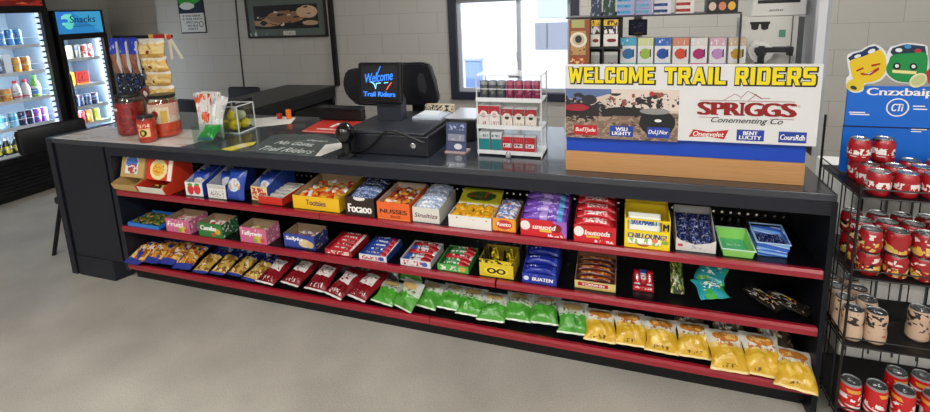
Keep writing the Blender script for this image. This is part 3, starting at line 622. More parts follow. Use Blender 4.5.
REDW = wrap_mat('wrap_redbar', '#c01c28', [('rect', .3, .2, .66, .72, '#8a1420'), ('noise', .34, .2, .62, .72, 2, 13, .5, '#f0e6e2'), ('rect', .0, .0, 1, .1, '#e0dcdc'), ('rect', 0, .88, 1, 1, '#7a1219')])
BLUW = wrap_mat('wrap_bluebar', '#1f3f9c', [('rect', .3, .3, .68, .8, '#16307c'), ('noise', .34, .3, .64, .8, 2, 13, .5, '#e0e8f4'), ('rect', 0, .04, 1, .24, '#c4303a'), ('rect', 0, 0, 1, .05, '#dfe2ea')])
WHTW = wrap_mat('wrap_whitebar', '#c9c8cc', [('rect', 0, 0, 1, .34, '#a8202c'), ('rect', 0, .74, 1, 1, '#2a4fa8'), ('noise', .3, .36, .7, .72, 2, 13, .5, '#6a2a38'), ('rect', 0, .62, 1, .66, '#3a3a44')])
GRNW = wrap_mat('wrap_greenbar', '#2f8038', [('rect', 0, .0, 1, .36, '#b8222c'), ('noise', .3, .3, .7, .85, 2, 12, .5, '#e8ebe2'), ('rect', 0, .86, 1, 1, '#1f4a26')])
BRNW = wrap_mat('wrap_brownbar', '#4a2016', [('rect', .3, .1, .7, .9, '#9a4a24'), ('noise', .32, .12, .68, .88, 2, 14, .54, '#e0a23a'), ('rect', 0, .45, 1, .55, '#7a1f1c')])
NVBW = wrap_mat('wrap_deepblue', '#1b2c96', [('rect', .36, .1, .44, .9, '#0f1a5c'), ('noise', .46, .55, .66, .9, 2, 16, .52, '#dfe3f0'), ('rect', 0, 0, 1, .1, '#3a50b8')])
def tray(lab, x0, x1, y0, d, h, col, art, mts, n, barlab, grp, th=.028, rise=.003, hb=None, h0=.004, words=None):
    carton('candy_tray', lab, 'candy tray', x0, x1, y0, ZM, d, h, hb or h+.008, col, col, art, None, words)
    bars_across(x0, x1, y0, ZM, d, n, mts, barlab, 'candy bar', grp, h0, rise, th, .2)
FT = lambda nm, base, c2, c3: graphic(nm, base, [('noise', .1, .15, .9, .85, 10, 3, .52, c2), ('ell', .8, .5, .1, .36, c3)])
tray('low tray of glossy red candy bars right of the blue cookie box', -1.492, -1.33, .016, .18, .03, '#a81c26', FT('art_tray_red', '#b3202a', '#e8d2d0', '#e0c8c4'), [REDW], 5, 'glossy red candy bar in the low red tray, {n} from the front', 'red bars on the middle shelf')
tray('low tray of royal blue candy bars between red bars and white bars', -1.283, -1.125, .012, .18, .03, '#2a4590', FT('art_tray_blue', '#d8dae2', '#c4303a', '#2a4fa8'), [BLUW], 5, 'royal blue candy bar in the low blue tray, {n} from the front', 'blue bars on the middle shelf')
tray('low tray of white, red and blue candy bars in the middle of the middle shelf', -1.048, -.885, .014, .18, .034, '#cfcdd0', FT('art_tray_white', '#dedcdf', '#b82a34', '#3a5aa8'), [WHTW, WHTW, REDW, WHTW, REDW], 5, 'white and red candy bar in the white tray, {n} from the front', 'white and red bars')
tray('low tray of green and red candy bars, left of the yellow box', -.85, -.691, .018, .175, .034, '#3f8f46', FT('art_tray_green', '#58a84e', '#dfe8d8', '#d9a43a'), [GRNW, GRNW, REDW, GRNW, GRNW], 5, 'green and red candy bar in the green tray, {n} from the front', 'green and red bars')
# yellow see-through fronted box of black and yellow twists
FYT = graphic('art_yellowclear', '#d9bf2c', [('ell', .5, .36, .36, .26, '#ead23a'), ('ell', .36, .36, .14, .17, '#2a2610'), ('ell', .36, .36, .07, .09, '#ead23a'), ('ell', .64, .36, .14, .17, '#2a2610'), ('ell', .64, .36, .07, .09, '#ead23a'), ('noise', .0, .8, 1, 1, 10, 6, .5, '#2a2610')])
carton('candy_box', 'bright yellow box bristling with black and yellow twists', 'candy box', -.637, -.473, .024, ZM, .14, .085, .09, '#cdb42a', '#8f7d20', FYT)
for k in range(12):
    b = MB(); a = R_.uniform(0, 6.28); cx, cy = -.61+.037*(k % 4), .05+.042*(k//4)
    hh = .08+R_.uniform(0, .018)
    b.tube([(cx, cy, ZM+.012), (cx+.004*math.cos(a), cy, ZM+hh-.02), (cx+.012*math.cos(a), cy+.012*math.sin(a), ZM+hh), (cx+.022*math.cos(a), cy+.02*math.sin(a), ZM+hh-.006), (cx+.024*math.cos(a), cy+.022*math.sin(a), ZM+hh-.02)], .0055, 6)
    tag(b.build('twist_candy', mat('#d9bc22' if k % 2 else '#15140f', .35), None, True), f'{"yellow" if k % 2 else "black"} candy twist in the bright yellow box, {ORD[k % 4]} from the left in row {["front","middle","back"][k//3 % 3] if 0 else ["front","middle","back"][k//4]}', 'candy twist', 'twists in the yellow box')
carton('candy_box', 'deep blue candy box of stacked deep blue bars, left of the cream box', 'candy box', -.43, -.274, .016, ZM, .22, .05, .11, '#22339a', '#22339a', graphic('art_deepblue', '#2136a0', [('rect', .0, .0, 1, .1, '#1a2a78'), ('noise', .05, .75, .95, .95, 12, 3, .6, '#5f78d0'), ('ell', .12, .5, .08, .22, '#d9dce8')]), None, [('BUATEN', TXTW, .1, .5, .6, .34, .06, .1)])
bars_across(-.43, -.274, .02, ZM, .205, 4, [NVBW], 'deep blue candy bar in the deep blue box, {n} from the front', 'candy bar', 'deep blue bars', .03, .02, .04, .35)
carton('candy_box', 'cream candy box with a tall back and a red name strip, holding brown bars', 'candy box', -.195, -.02, .036, ZM, .17, .036, .088, '#cdb88a', '#8a5a48', graphic('art_cream', '#d9c88a', [('rect', .08, .35, .82, .85, '#b3202a'), ('rect', 0, 0, 1, .2, '#c9ae62')]), None, [('TCRNIHN', TXTW, -.05, .6, .55, .3, .05)])
bars_across(-.195, -.02, .04, ZM, .155, 5, [BRNW], 'brown and gold candy bar in the cream box, {n} from the front', 'candy bar', 'brown bars in the cream box', .012, .009, .034, .3)
# loose goods right
t = thing('candy_tray', 'small red tray of red and white packs, alone right of the cream box', 'candy tray', (.095, .08, ZM+.0006))
b = MB(); b.box(-.043, .043, 0, .085, 0, .003); b.box(-.043, -.04, 0, .085, .003, .03); b.box(.04, .043, 0, .085, .003, .03); b.box(-.04, .04, .082, .085, .003, .04)
b.build('tray_body', mat('#a81a22', .4), t); MB().box(-.04, .04, 0, .003, .003, .024).build('front_panel', graphic('art_tinyred', '#c42430', [('noise', .05, .3, .95, .8, 10, 3, .5, '#f0dede')]), t)
for k in range(3):
    o = link('candy_pack', bar_mesh(.025, .065, .022, REDW if k != 1 else WHTW, k)); o.matrix_world = Matrix.Translation((.07+.026*k, .045+.08, ZM+.041)) @ Matrix.Rotation(.9, 4, 'X')
    tag(o, f'{"red" if k != 1 else "white"} upright candy pack in the small red tray, {["left","middle","right"][k]} one', 'candy pack', 'packs in the small red tray')
GRND = wrap_mat('wrap_darkgreen', '#26331c', [('noise', 0, 0, 1, 1, 5, 7, .53, '#6f8a35'), ('noise', 0, 0, 1, 1, 7, 9, .6, '#e0c98a'), ('noise', 0, 0, 1, 1, 9, 9, .66, '#c4503a')])
TEAL = wrap_mat('wrap_teal', '#2a9aa6', [('noise', 0, 0, 1, 1, 3, 3, .54, '#3fa648'), ('noise', .2, .3, .8, .7, 8, 12, .55, '#e6f0e8'), ('noise', 0, 0, 1, 1, 7, 7, .66, '#1a5f7a')], rough=.2)
DARKF = wrap_mat('wrap_darkfoil', '#1d1815', [('noise', .05, .1, .95, .9, 7, 5, .56, '#8e8e84'), ('noise', .1, .1, .9, .9, 6, 8, .62, '#c4a83a'), ('noise', .1, .1, .9, .9, 8, 9, .66, '#b8302a')], rough=.2)
def lay(name, label, cat, cx, cy, z, w, h, tk, mt, tilt=.1, rz=0, seed=0, grp=None, ry=0):
    o = link(name, MB().pillow(w, h, tk, seed).mesh(name, mt, True)); 
    o.matrix_world = Matrix.Translation((cx, cy, z)) @ Matrix.Rotation(rz, 4, 'Z') @ Matrix.Rotation(ry, 4, 'Y') @ Matrix.Rotation(tilt, 4, 'X'); return tag(o, label, cat, grp)
lay('candy_bag', 'narrow dark green candy bag standing right of the small red tray', 'candy bag', .232, .125, ZM+.07, .055, .15, .03, GRND, .9, 0, 3)
lay('candy_bag', 'lower teal and green candy bag in the small heap', 'candy bag', .36, .10, ZM+.044, .125, .11, .045, TEAL, .25, .35, 4)
lay('candy_bag', 'upper teal and green candy bag leaning on the one below', 'candy bag', .375, .165, ZM+.088, .12, .105, .04, TEAL, .6, -.35, 9)
lay('candy_bag', 'dark foil candy bag with yellow marks, left of the loose pair', 'candy bag', .56, .105, ZM+.03, .075, .15, .03, DARKF, .12, .75, 5)
lay('candy_bag', 'dark foil candy bag lying at the right end of the middle shelf', 'candy bag', .645, .10, ZM+.028, .075, .16, .03, DARKF, .08, .95, 6)

# ---- bottom shelf: bags
ORB = wrap_mat('bag_orange', '#c98f35', [('noise', 0, .1, 1, .8, 3, 4, .5, '#a85a22'), ('noise', 0, .1, 1, .9, 5, 6, .55, '#e6bd6a'), ('noise', 0, .3, 1, .95, 4, 7, .58, '#e4dcd2'), ('noise', .1, .5, .9, .85, 5, 5, .6, '#a8241f'), ('noise', 0, .0, 1, 1, 3, 5, .62, '#2c3a96'), ('rect', 0, 0, 1, .16, '#27348e'), ('rect', 0, .86, 1, 1, '#27348e')], rough=.25, bump=.3)
GLD = wrap_mat('bag_gold', '#c59f4e', [('noise', 0, .1, 1, .8, 4, 5, .5, '#86602a'), ('noise', .0, .1, 1, .9, 5, 8, .58, '#e2cf9a'), ('rect', 0, .74, 1, 1, '#22307f'), ('noise', 0, .74, 1, 1, 6, 6, .6, '#c9cde0'), ('rect', 0, 0, 1, .08, '#2a3a90')], rough=.25, bump=.3)
RDB = wrap_mat('bag_red', '#7d1620', [('noise', 0, 0, 1, 1, 4, 4, .6, '#5a0e16'), ('rect', .2, .4, .84, .76, '#dcd5d3'), ('noise', .22, .44, .8, .72, 9, 14, .58, '#9a3a40'), ('noise', .2, .08, .8, .2, 16, 10, .56, '#d9c9c9'), ('rect', 0, .0, 1, .045, '#dcd5d3')], rough=.22, bump=.3)
GNB = wrap_mat('bag_green', '#4c9a34', [('noise', 0, 0, 1, .5, 3, 4, .6, '#3c8428'), ('rect', 0, .56, 1, 1, '#c3c6bf'), ('noise', 0, .5, 1, .62, 6, 6, .5, '#b9c9ae'), ('enoise', .5, .78, .3, .13, .7, '#c2a46a'), ('noise', .15, .55, .85, .72, 9, 12, .55, '#6b7a56'), ('noise', .6, .2, .9, .36, 10, 10, .62, '#7fc05a'), ('rect', 0, .0, 1, .05, '#cfe0c4')], rough=.2, bump=.3)
YLB = wrap_mat('bag_yellow', '#cfa42c', [('noise', 0, 0, 1, .55, 3, 4, .58, '#e0bb48'), ('rect', 0, .56, 1, 1, '#d7d3c6'), ('noise', 0, .5, 1, .62, 6, 6, .5, '#d8bb62'), ('enoise', .5, .8, .34, .14, .5, '#c07c30'), ('noise', .25, .72, .75, .9, 7, 9, .55, '#e3b56a'), ('noise', .2, .56, .86, .7, 12, 12, .56, '#b06a3a'), ('noise', .3, .08, .7, .16, 16, 10, .55, '#6a4a18'), ('rect', 0, 0, 1, .05, '#e6cf8a')], rough=.22, bump=.3)
NUT = wrap_mat('bag_brown', '#4b4032', [('noise', 0, 0, 1, 1, 5, 5, .52, '#2a241c'), ('noise', 0, 0, 1, .7, 5, 6, .58, '#9a8252'), ('rect', 0, .7, 1, 1, '#8a8780'), ('noise', .1, .1, .9, .6, 6, 6, .68, '#b05a32')], rough=.2, bump=.3)
DKB = wrap_mat('bag_darkblue', '#1a2258', [('noise', 0, 0, 1, 1, 5, 5, .6, '#3a4a9a'), ('noise', .1, .2, .9, .8, 9, 9, .64, '#9aa4cc')], rough=.22, bump=.3)
GYB = wrap_mat('bag_grey', '#4a4648', [('noise', 0, 0, 1, 1, 5, 5, .56, '#77747a'), ('noise', .1, .2, .9, .8, 6, 6, .62, '#7a2026')], rough=.22, bump=.3)
_bag = {}
def bag(cx, y0, mt, w, h, tk, tilt, rz, seed, label, grp, name='chip_bag', lift=0, ry=0):
    k = (mt.name, w, h, tk, seed)
    if k not in _bag: _bag[k] = MB().pillow(w, h, tk, seed, 14, 18, .1, .1, .2).mesh(name, mt, True)
    o = link(name, _bag[k]); up = h/2
    o.matrix_world = Matrix.Translation((cx, y0, ZB+.004+lift)) @ Matrix.Rotation(rz, 4, 'Z') @ Matrix.Rotation(ry, 4, 'Y') @ Matrix.Rotation(tilt, 4, 'X') @ Matrix.Translation((0, up, tk*.38))
    return tag(o, label, 'snack bag', grp)
OL = ['leftmost', 'second from the left', 'third from the left', 'fourth from the left', 'fifth from the left', 'sixth from the left', 'seventh from the left', 'eighth from the left', 'rightmost']
for k, (x, y) in enumerate([(-2.905, -.035), (-2.80, .005), (-2.675, .02), (-2.535, .0)]):
    bag(x, y, ORB, .135, .21, .06, .26, -.05+.05*k, k, f'orange and blue snack bag lying on the bottom shelf, {OL[k] if k < 3 else "last of the orange ones"}', 'orange and blue snack bags')
for k, (x, y) in enumerate([(-2.39, .0), (-2.275, .015), (-2.155, .03), (-2.03, .01)]):
    bag(x, y, GLD, .108, .19, .045, .24, .05-.05*k, 10+k, f'gold topped blue snack bag beside the orange bags, {OL[k] if k < 3 else "nearest the red bags"}', 'gold and blue snack bags')
for k, x in enumerate([-2.42, -2.27, -2.12, -1.97]):
    bag(x, .215, DKB, .14, .17, .045, .75, 0, 20+k % 2, f'dark blue snack bag standing in the row behind the gold bags, {OL[k] if k < 3 else "nearest the red bags"}', 'dark blue bags in the back row')
for k, (x, y) in enumerate([(-1.905, .005), (-1.755, .03), (-1.59, .02), (-1.45, -.005), (-1.318, .01)]):
    bag(x, y, RDB, .138, .205, .062, .3, -.1+[0, -.05, .02, -.18, -.16][k], 30+k % 3, f'dark red jerky style bag with a white label, {OL[k] if k < 4 else "nearest the green bags"}', 'dark red bags on the bottom shelf')
for k, x in enumerate([-1.83, -1.67, -1.52, -1.38, -1.24]):
    bag(x, .235, GYB, .13, .17, .04, .8, 0, 40+k % 2, f'dark grey snack bag standing behind the red bags, {OL[k] if k < 4 else "nearest the green bags"}', 'grey bags in the back row')
for k, (x, y, rz, ti) in enumerate([(-1.172, .0, -.18, .3), (-1.045, .0, -.35, .72), (-.945, .03, -.15, .42), (-.822, .045, -.05, .35), (-.706, .03, .0, .45), (-.586, .015, .05, .45), (-.472, .05, .03, .42), (-.342, .06, .06, .4), (-.205, .03, .06, .55)]):
    bag(x, y+.01, GNB, .142, .15, .062, ti, rz, 50+k % 4, f'green chip bag with a silver top, {OL[k] if k < 8 else "nearest the yellow bags"}', 'green chip bags')
for k, (x, y, ti) in enumerate([(-.085, .01, .5), (.045, .02, .52), (.172, .01, .52), (.305, .015, .52), (.425, -.03, .55), (.548, -.02, .6), (.643, -.07, .42)]):
    bag(x, y+.008, YLB, .14 if k < 4 else .143, .15 if k < 4 else .165, .064, ti, [0, .03, -.03, .04, .03, -.05, -.16][k], 60+k % 4, f'yellow chip bag with a chips picture, {["leftmost, beside the green bags","second from the left","third from the left","fourth from the left","third from the right","second from the right","last one, hanging over the shelf edge"][k]}', 'yellow chip bags')
for k, (x, y) in enumerate([(.30, .17), (.46, .165), (.63, .15)]):
    bag(x, y, NUT, .135, .18, .05, 1.0, 0, 70+k, f'clear brown snack bag standing behind the yellow bags, {["left","middle","right"][k]} one', 'brown bags behind the yellow bags')
bag(-1.12, .26, GNB, .14, .17, .045, .95, 0, 55, 'green chip bag upright in the back row behind the leftmost green bags', None)
# ================================================================ ON THE COUNTER
GLASS = clear('jar_glass', '#f4f6f4', refl=.12)
def jar(cx, cy, r, h, label, liquid, fill, lab=None, lidh=.03, wide=True, kind='pickle jar'):
    t = thing('pickle_jar', label, kind, (cx, cy, HC+.0036)); n = 32; rn = r*.82
    prof = [(r*.9, 0), (r, .012), (r, h*.76), (r*.96, h*.84), (rn, h*.92), (rn, h-lidh*.4)]
    MB().lathe(prof, n, caps=False).build('glass', GLASS, t, True)
    fz = h*fill; lp = [(r*.88, .004), (r*.965, .014)]
    lp += [(r*.965, min(fz, h*.72))] if fz < h*.78 else [(r*.965, h*.72), (r*.93, fz)]
    MB().lathe(lp+[(0, lp[-1][1])], n).build('contents', liquid, t, True)
    MB().lathe([(rn*1.06, h-lidh), (rn*1.08, h-lidh*.9), (rn*1.08, h-.006), (rn*1.02, h), (0, h)], n).build('lid', mat('#141417', .35), t, True)
    if lab:
        mt, z0, z1, a0, a1 = lab; b = MB(); k = 16; rr = r*1.006; A = []
        for i in range(k+1):
            a = a0+(a1-a0)*i/k; A.append((b.v((rr*math.cos(a), rr*math.sin(a), z0)), b.v((rr*math.cos(a), rr*math.sin(a), z1))))
        for p, q in zip(A, A[1:]): b._f([p[0], q[0], q[1], p[1]])
        b.build('paper_label', mt, t, True)
    return t
LIQ1 = graphic('pickles_darkred', '#8a141c', [('noise', 0, 0, 1, 1, 6, 9, .56, '#b0242a'), ('noise', 0, .1, 1, .8, 12, 12, .66, '#b05048')], 'xz', .25)
LIQ2 = graphic('pickles_red', '#c4301c', [('noise', 0, 0, 1, 1, 5, 5, .55, '#a82414')], 'xz', .25)
LIQ3 = graphic('pickles_pink', '#e0502c', [('rect', 0, .42, 1, 1, '#e0b0a0'), ('noise', 0, 0, 1, .4, 6, 6, .56, '#c43a20'), ('noise', 0, .45, 1, 1, 6, 6, .55, '#ecd4c8')], 'xz', .25)
LB2 = graphic('label_black_lemon', '#c8341f', [('rect', .18, .1, .95, .62, '#e2c48a'), ('ell', .55, .34, .26, .22, '#1a1a14'), ('ell', .55, .34, .12, .13, '#d9c93a'), ('noise', .1, .68, .95, .9, 8, 4, .5, '#f0d8c0')])
LB3 = graphic('label_cream', '#dccdb0', [('rect', .72, .1, .95, .8, '#cfa94a'), ('ell', .42, .62, .2, .22, '#8e1c22'), ('ell', .42, .42, .12, .14, '#6a7a4a'), ('rect', 0, .0, 1, .07, '#c4452a'), ('noise', .05, .8, .7, .96, 12, 5, .58, '#a89a88')])
LB1 = graphic('label_white_strip', '#e9e4e2', [('noise', 0, 0, 1, 1, 8, 6, .66, '#b9a8a8')])
jar(-3.005, .195, .084, .262, 'large jar of dark red pickled food with a black lid, leftmost on the counter', LIQ1, .80, (LB1, .165, .18, -2.6, -1.5), .02)
jar(-2.70, .06, .05, .165, 'small jar of red relish between the two large jars', LIQ2, .86, (LB2, .03, .125, -1.9, -.1), .016)
jar(-2.73, .205, .087, .262, 'large jar with a cream label and orange red contents, right of the small jar', LIQ3, .8, (LB3, .085, .19, -1.75, -.35), .02)
# hanging snack rack behind the jars
hy = .36
t = thing('counter_rack', 'slim black counter rack behind the jars carrying hanging snack bags', 'snack rack', (-3.0, hy, HC+.0005))
MB().lathe([(.042, 0), (.042, .012), (.02, .018), (0, .018)], 20).build('base', BLK2, t, True)
MB().tube([(0, 0, .016), (0, 0, .622)], .009, 8).build('pole', BLK2, t, True)
b = MB(); b.tube([(-.27, 0, .615), (.245, 0, .612)], .011, 8); b.build('arm', BLK2, t, True)
MB().tube([(-.25, 0, .40), (-.0, 0, .40)], .006, 6).build('lower_arm', BLK2, t, True)
b = MB(); b.box(.06, .24, -.014, .014, .60, .628, .004); b.build('arm_sleeve', graphic('sleeve_red', '#a81f22', [('rect', .0, 0, .25, 1, '#d8a24a'), ('rect', .8, 0, 1, 1, '#e8d9a0')]), t)
BROWNB = graphic('bag_blueheader', '#9a6a52', [('noise', 0, 0, 1, .55, 6, 6, .55, '#7a4638'), ('rect', 0, .55, 1, 1, '#2038b4'), ('noise', .1, .6, .9, .9, 5, 5, .62, '#c9cfe8'), ('rect', .84, 0, 1, .9, '#c8c6c8')], 'xy', .3, bump=.2)
NAVB = graphic('bag_navyhang', '#14182a', [('noise', 0, 0, 1, 1, 5, 6, .58, '#2a4a8a'), ('noise', 0, 0, 1, 1, 4, 9, .64, '#b9c4d4')], 'xy', .25, bump=.2)
PUFF = graphic('bag_puffs', '#dcb76a', [('noise', 0, .05, 1, .7, 3, 3, .5, '#e8cf92'), ('rect', 0, .8, 1, 1, '#dcd9d2'), ('noise', 0, .74, 1, .86, 6, 4, .5, '#e6dcc0'), ('ell', .5, .36, .06, .1, '#8a3420'), ('noise', 0, 0, 1, .3, 4, 4, .5, '#c89a4a'), ('noise', .2, .5, .8, .64, 10, 10, .62, '#c08a3a')], 'xy', .2, bump=.35)
def hang(cx, ztop, w, h, tk, mt, label, grp, seed, y=-.0, name='hanging_bag', rz=0):
    o = link(name, MB().pillow(w, h, tk, seed, 12, 16, .08, .09, .22).mesh(name, mt, True))
    o.matrix_world = Matrix.Translation((cx, hy+y, ztop-h/2)) @ Matrix.Rotation(rz, 4, 'Z') @ Matrix.Rotation(PI/2, 4, 'X'); return tag(o, label, 'hanging snack bag', grp)
for k in range(3): hang(-3.235+.088*k, 1.562, .078, .235, .04, BROWNB, f'brown snack bag with a blue header hanging from the rack, {["left","middle","right"][k]} one', 'blue headed hanging bags', k, -.035)
for k in range(3): hang(-3.225+.085*k, 1.342, .078, .17, .035, NAVB, f'dark navy snack bag in the lower hanging row, {["left","middle","right"][k]} one', 'dark hanging bags', k+3, -.028)
for k in range(5): hang([-2.868, -2.86, -2.848, -2.84, -2.875][k], 1.535-.092*k+(.02 if k == 0 else 0), .225 if k < 4 else .2, .135 if k == 0 else .108, .075, PUFF, f'pale yellow puffed snack bag on the strip, {["topmost","second from the top","third from the top","fourth from the top","lowest"][k]}', 'puffed snack bags on a strip', k+6, -.06)
t = thing('ribbon_pair', 'pair of white ribbons dangling from the right end of the snack rack', 'ribbon', (-2.755, hy-.02, 1.56))
for x1, z1, r in ((-.0, -.14, .0), (.085, -.135, .1)):
    b = MB(); b.X = Matrix.Translation((0, 0, 0)); b.prism([(-.012, 0), (.012, 0), (x1+.012, z1), (x1-.01, z1-.008)], 'y', r*.02-.001, r*.02+.001); b.build('ribbon', mat('#dcd4c4', .6), t)
MB().ball((0, 0, 0), .018, 1, .6, 1).build('knot', mat('#b8352a', .5), t, True)
b = MB(); b.box(-.028, .028, -.003, .003, -.06, .06); o = b.build('hang_tag', graphic('tag_red', '#7a2a20', [('ell', .5, .65, .3, .2, '#efe9e2'), ('noise', 0, 0, 1, .45, 5, 4, .5, '#1a1614')]))
o.matrix_world = Matrix.Translation((-2.985, hy-.05, 1.175)) @ Matrix.Rotation(-.5, 4, 'Y'); tag(o, 'small dark red hang tag with a white face, between the two large jars', 'tag')
# open-topped glass cube of bagged sweets, then the lemons
CLR = clear('clear_bag', '#f6f6f6', refl=.15, rough=.15, film=.28)
t = thing('candy_cube', 'clear cube with green wrapped candy in its bottom', 'candy container', (-2.325, .165, HC+.0006)); h = .07
b = MB()
b.box(-h, h, -h, -h+.004, 0, .10); b.box(-h, h, h-.004, h, 0, .10); b.box(-h, -h+.004, -h+.004, h-.004, 0, .10); b.box(h-.004, h, -h+.004, h-.004, 0, .10); b.box(-h+.004, h-.004, -h+.004, h-.004, 0, .006)
b.build('clear_walls', clear('cube_acrylic', '#eef6f2', refl=.15), t)
lay('candy_bag', 'green wrapped candy bag inside the clear cube', 'candy bag', -2.325, .155, HC+.052, .115, .11, .05, wrap_mat('wrap_green', '#1f9a3a', [('noise', 0, 0, 1, 1, 4, 4, .56, '#2fb84e'), ('rect', 0, 0, 1, .12, '#2a7a8a'), ('noise', .2, .1, .8, .4, 5, 5, .66, '#c8342a')], rough=.2), .75, .1, 8)
for k, (dx, dy, w, h2, ti, c) in enumerate([(-.07, .09, .12, .26, -.14, '#d8643a'), (.0, .10, .11, .26, .0, '#c8502f'), (.08, .05, .13, .25, .16, '')]):
    mt = graphic('clear_cone_%d' % k, '#d6d4d2', ([('noise', .1, .25, .9, .95, 4, 3, .5, c), ('noise', 0, 0, 1, 1, 5, 4, .6, '#efeeed')] if c else [('noise', 0, 0, 1, 1, 5, 4, .56, '#f2f2f4'), ('noise', 0, 0, 1, 1, 4, 6, .64, '#a9b4c8')]), 'xy', .2, bump=.4)
    o = link('treat_bag', MB().pillow(w, h2, .05, 80+k, 10, 16, .14, .25, .25).mesh('treat_bag', mt, True))
    o.matrix_world = Matrix.Translation((-2.415+dx, .185+dy, HC+.01+h2/2)) @ Matrix.Rotation(ti, 4, 'Y') @ Matrix.Rotation(1.45, 4, 'X')
    tag(o, ['white treat bag with an orange filling standing behind the clear cube, left one', 'white treat bag with a red orange filling standing behind the clear cube, middle one', 'plain white treat bag standing behind the clear cube, right one'][k], 'treat bag', 'treat bags behind the clear cube')
t = thing('fruit_box', 'clear glass box of lemons on the counter', 'glass box', (-2.355, .39, HC+.0006), .1); h = .08; H2 = .172
b = MB(); b.box(-h, h, -h, -h+.006, 0, H2); b.box(-h, h, h-.006, h, 0, H2); b.box(-h, -h+.006, -h+.006, h-.006, 0, H2); b.box(h-.006, h, -h+.006, h-.006, 0, H2); b.box(-h+.006, h-.006, -h+.006, h-.006, 0, .01)
b.build('glass_walls', clear('box_glass', '#f2f6f6', refl=.2), t)
e = MB()
for x in (-h, h):
    for y in (-h, h): e.tube([(x, y, .0), (x, y, H2)], .004, 6)
e.tube([(-h, -h, H2), (h, -h, H2), (h, h, H2), (-h, h, H2), (-h, -h, H2)], .004, 6); e.tube([(-h, -h, .004), (h, -h, .004), (h, h, .004), (-h, h, .004), (-h, -h, .004)], .005, 6)
e.build('rim', mat('#d6dcdc', .15), t, True)
for k, (dx, dy, dz, yl) in enumerate([(-.05, -.045, .046, 1), (.04, -.05, .046, 1), (-.045, .048, .046, 1), (.05, .045, .046, 1), (-.005, -.02, .096, 1), (.055, .0, .105, 0), (-.05, .04, .108, 0)]):
    b = MB(); b.ball((0, 0, 0), .034, 1, 1, 1, 16, 10); 
    if yl: b.lathe([(.012, 0), (.008, .014), (0, .018)], 10, (0, 0, .034))
    o = b.build('lemon' if yl else 'wrapped_ball', mat('#f2da28', .35) if yl else mat('#cfc8a4', .3), None, True, (-2.355+dx*.78, .39+dy*.78, HC+dz), (1.2, .3*k, .9*k))
    tag(o, ['yellow lemon at the front left of the glass box', 'yellow lemon at the front right of the glass box', 'yellow lemon at the back left of the glass box', 'yellow lemon at the back right of the glass box', 'yellow lemon on top of the others', 'pale wrapped ball on top, right side of the glass box', 'pale wrapped ball on top, left side of the glass box'][k], 'lemon' if yl else 'wrapped ball', 'fruit in the glass box')
b = MB(); b.prism([(-2.11, .02), (-2.03, .012), (-1.99, .13), (-2.02, .19), (-2.075, .14)], 'z', HC, HC+.002)
tag(b.build('yellow_card', graphic('card_yellow', '#d9c92f', [('noise', .2, .2, .9, .8, 7, 7, .55, '#cfcab0'), ('rect', .3, .35, .8, .6, '#d9d4b8')], 'xy', .4)), 'yellow printed card lying on the counter in front of the lemons', 'card')
b = MB(); b.prism([(-2.56, .66), (-2.35, .79), (-2.20, .775), (-2.12, .62), (-2.30, .49)], 'z', HC, HC+.002)
tag(b.build('paper_sheet', mat('#e4e2dd', .6)), 'white paper sheet near the counter back edge behind the lemons', 'paper')
# handwritten notice under a clear sheet
t = thing('handwritten_notice', 'dark grey notice sheet with white handwriting lying on the counter', 'notice', (-1.72, .17, HC))
b = MB(); b.prism([(-.215, -.15), (.235, -.165), (.20, .13), (-.02, .24), (-.30, .17)], 'z', 0, .003); b.build('sheet', graphic('notice_grey', '#515b5b', [('noise', 0, 0, 1, 1, 3, 3, .55, '#5c6665'), ('noise', 0, .6, 1, 1, 3, 3, .6, '#3a4242')], 'xy', .2), t)
CH = mat('#c4c9c6', .6)
text('No Guns,', CH, t, (-.03, .02, .003), .26, .07, (0, 0, -.03), shear=.2, bold=-.008)
text('Trail Riders', CH, t, (-.0, -.09, .003), .35, .07, (0, 0, -.03), shear=.1, bold=-.008)
text('Open', CH, t, (.06, .095, .003), .14, .03, (0, 0, 0), shear=.2)
b = MB(); b.prism([(-1.49, .012), (-1.462, .012), (-1.42, .22), (-1.50, .25), (-1.56, .20), (-1.53, .12)], 'z', HC+.0035, HC+.005)
tag(b.build('paper_scrap', mat('#dcdad4', .6)), 'torn white paper scrap at the right edge of the handwritten notice', 'paper')
# red mat
b = MB(); b.prism([(-1.90, .44), (-1.55, .44), (-1.585, .745), (-1.955, .745)], 'z', HC, HC+.003)
t = tag(b.build('counter_mat', graphic('mat_red', '#c4382e', [('rect', .02, .03, .98, .06, '#e6cfc8')], 'xy', .4)), 'red printed mat lying flat on the counter behind the scanner', 'mat')
for s, x, y, w, h2 in (('M', -1.74, .62, .08, .1), ('welcome back', -1.74, .52, .2, .03)): text(s, TXTW, t, (x, y, HC+.0031), w, h2, (0, 0, 0), bold=.04)
b = MB(); b.prism([(-1.54, .50), (-1.43, .52), (-1.46, .66), (-1.535, .63)], 'z', HC, HC+.004); tag(b.build('paper_pad', mat('#c9c2ae', .6)), 'cream paper pad beside the red mat under the register screen', 'paper pad')
for x, y, c, hh, nm in ((-2.30, .73, '#b02a22', .035, 'red'), (-2.225, .735, '#e8731f', .065, 'orange')):
    t = thing('marker_pot', f'small {nm} cup at the back of the counter behind the white paper', 'cup', (x, y, HC+.0026 if nm == 'red' else HC+.0026))
    MB().lathe([(.017, 0), (.019, hh), (.016, hh), (.014, .004), (0, .004)], 16).build('cup_body', mat(c, .4), t, True)
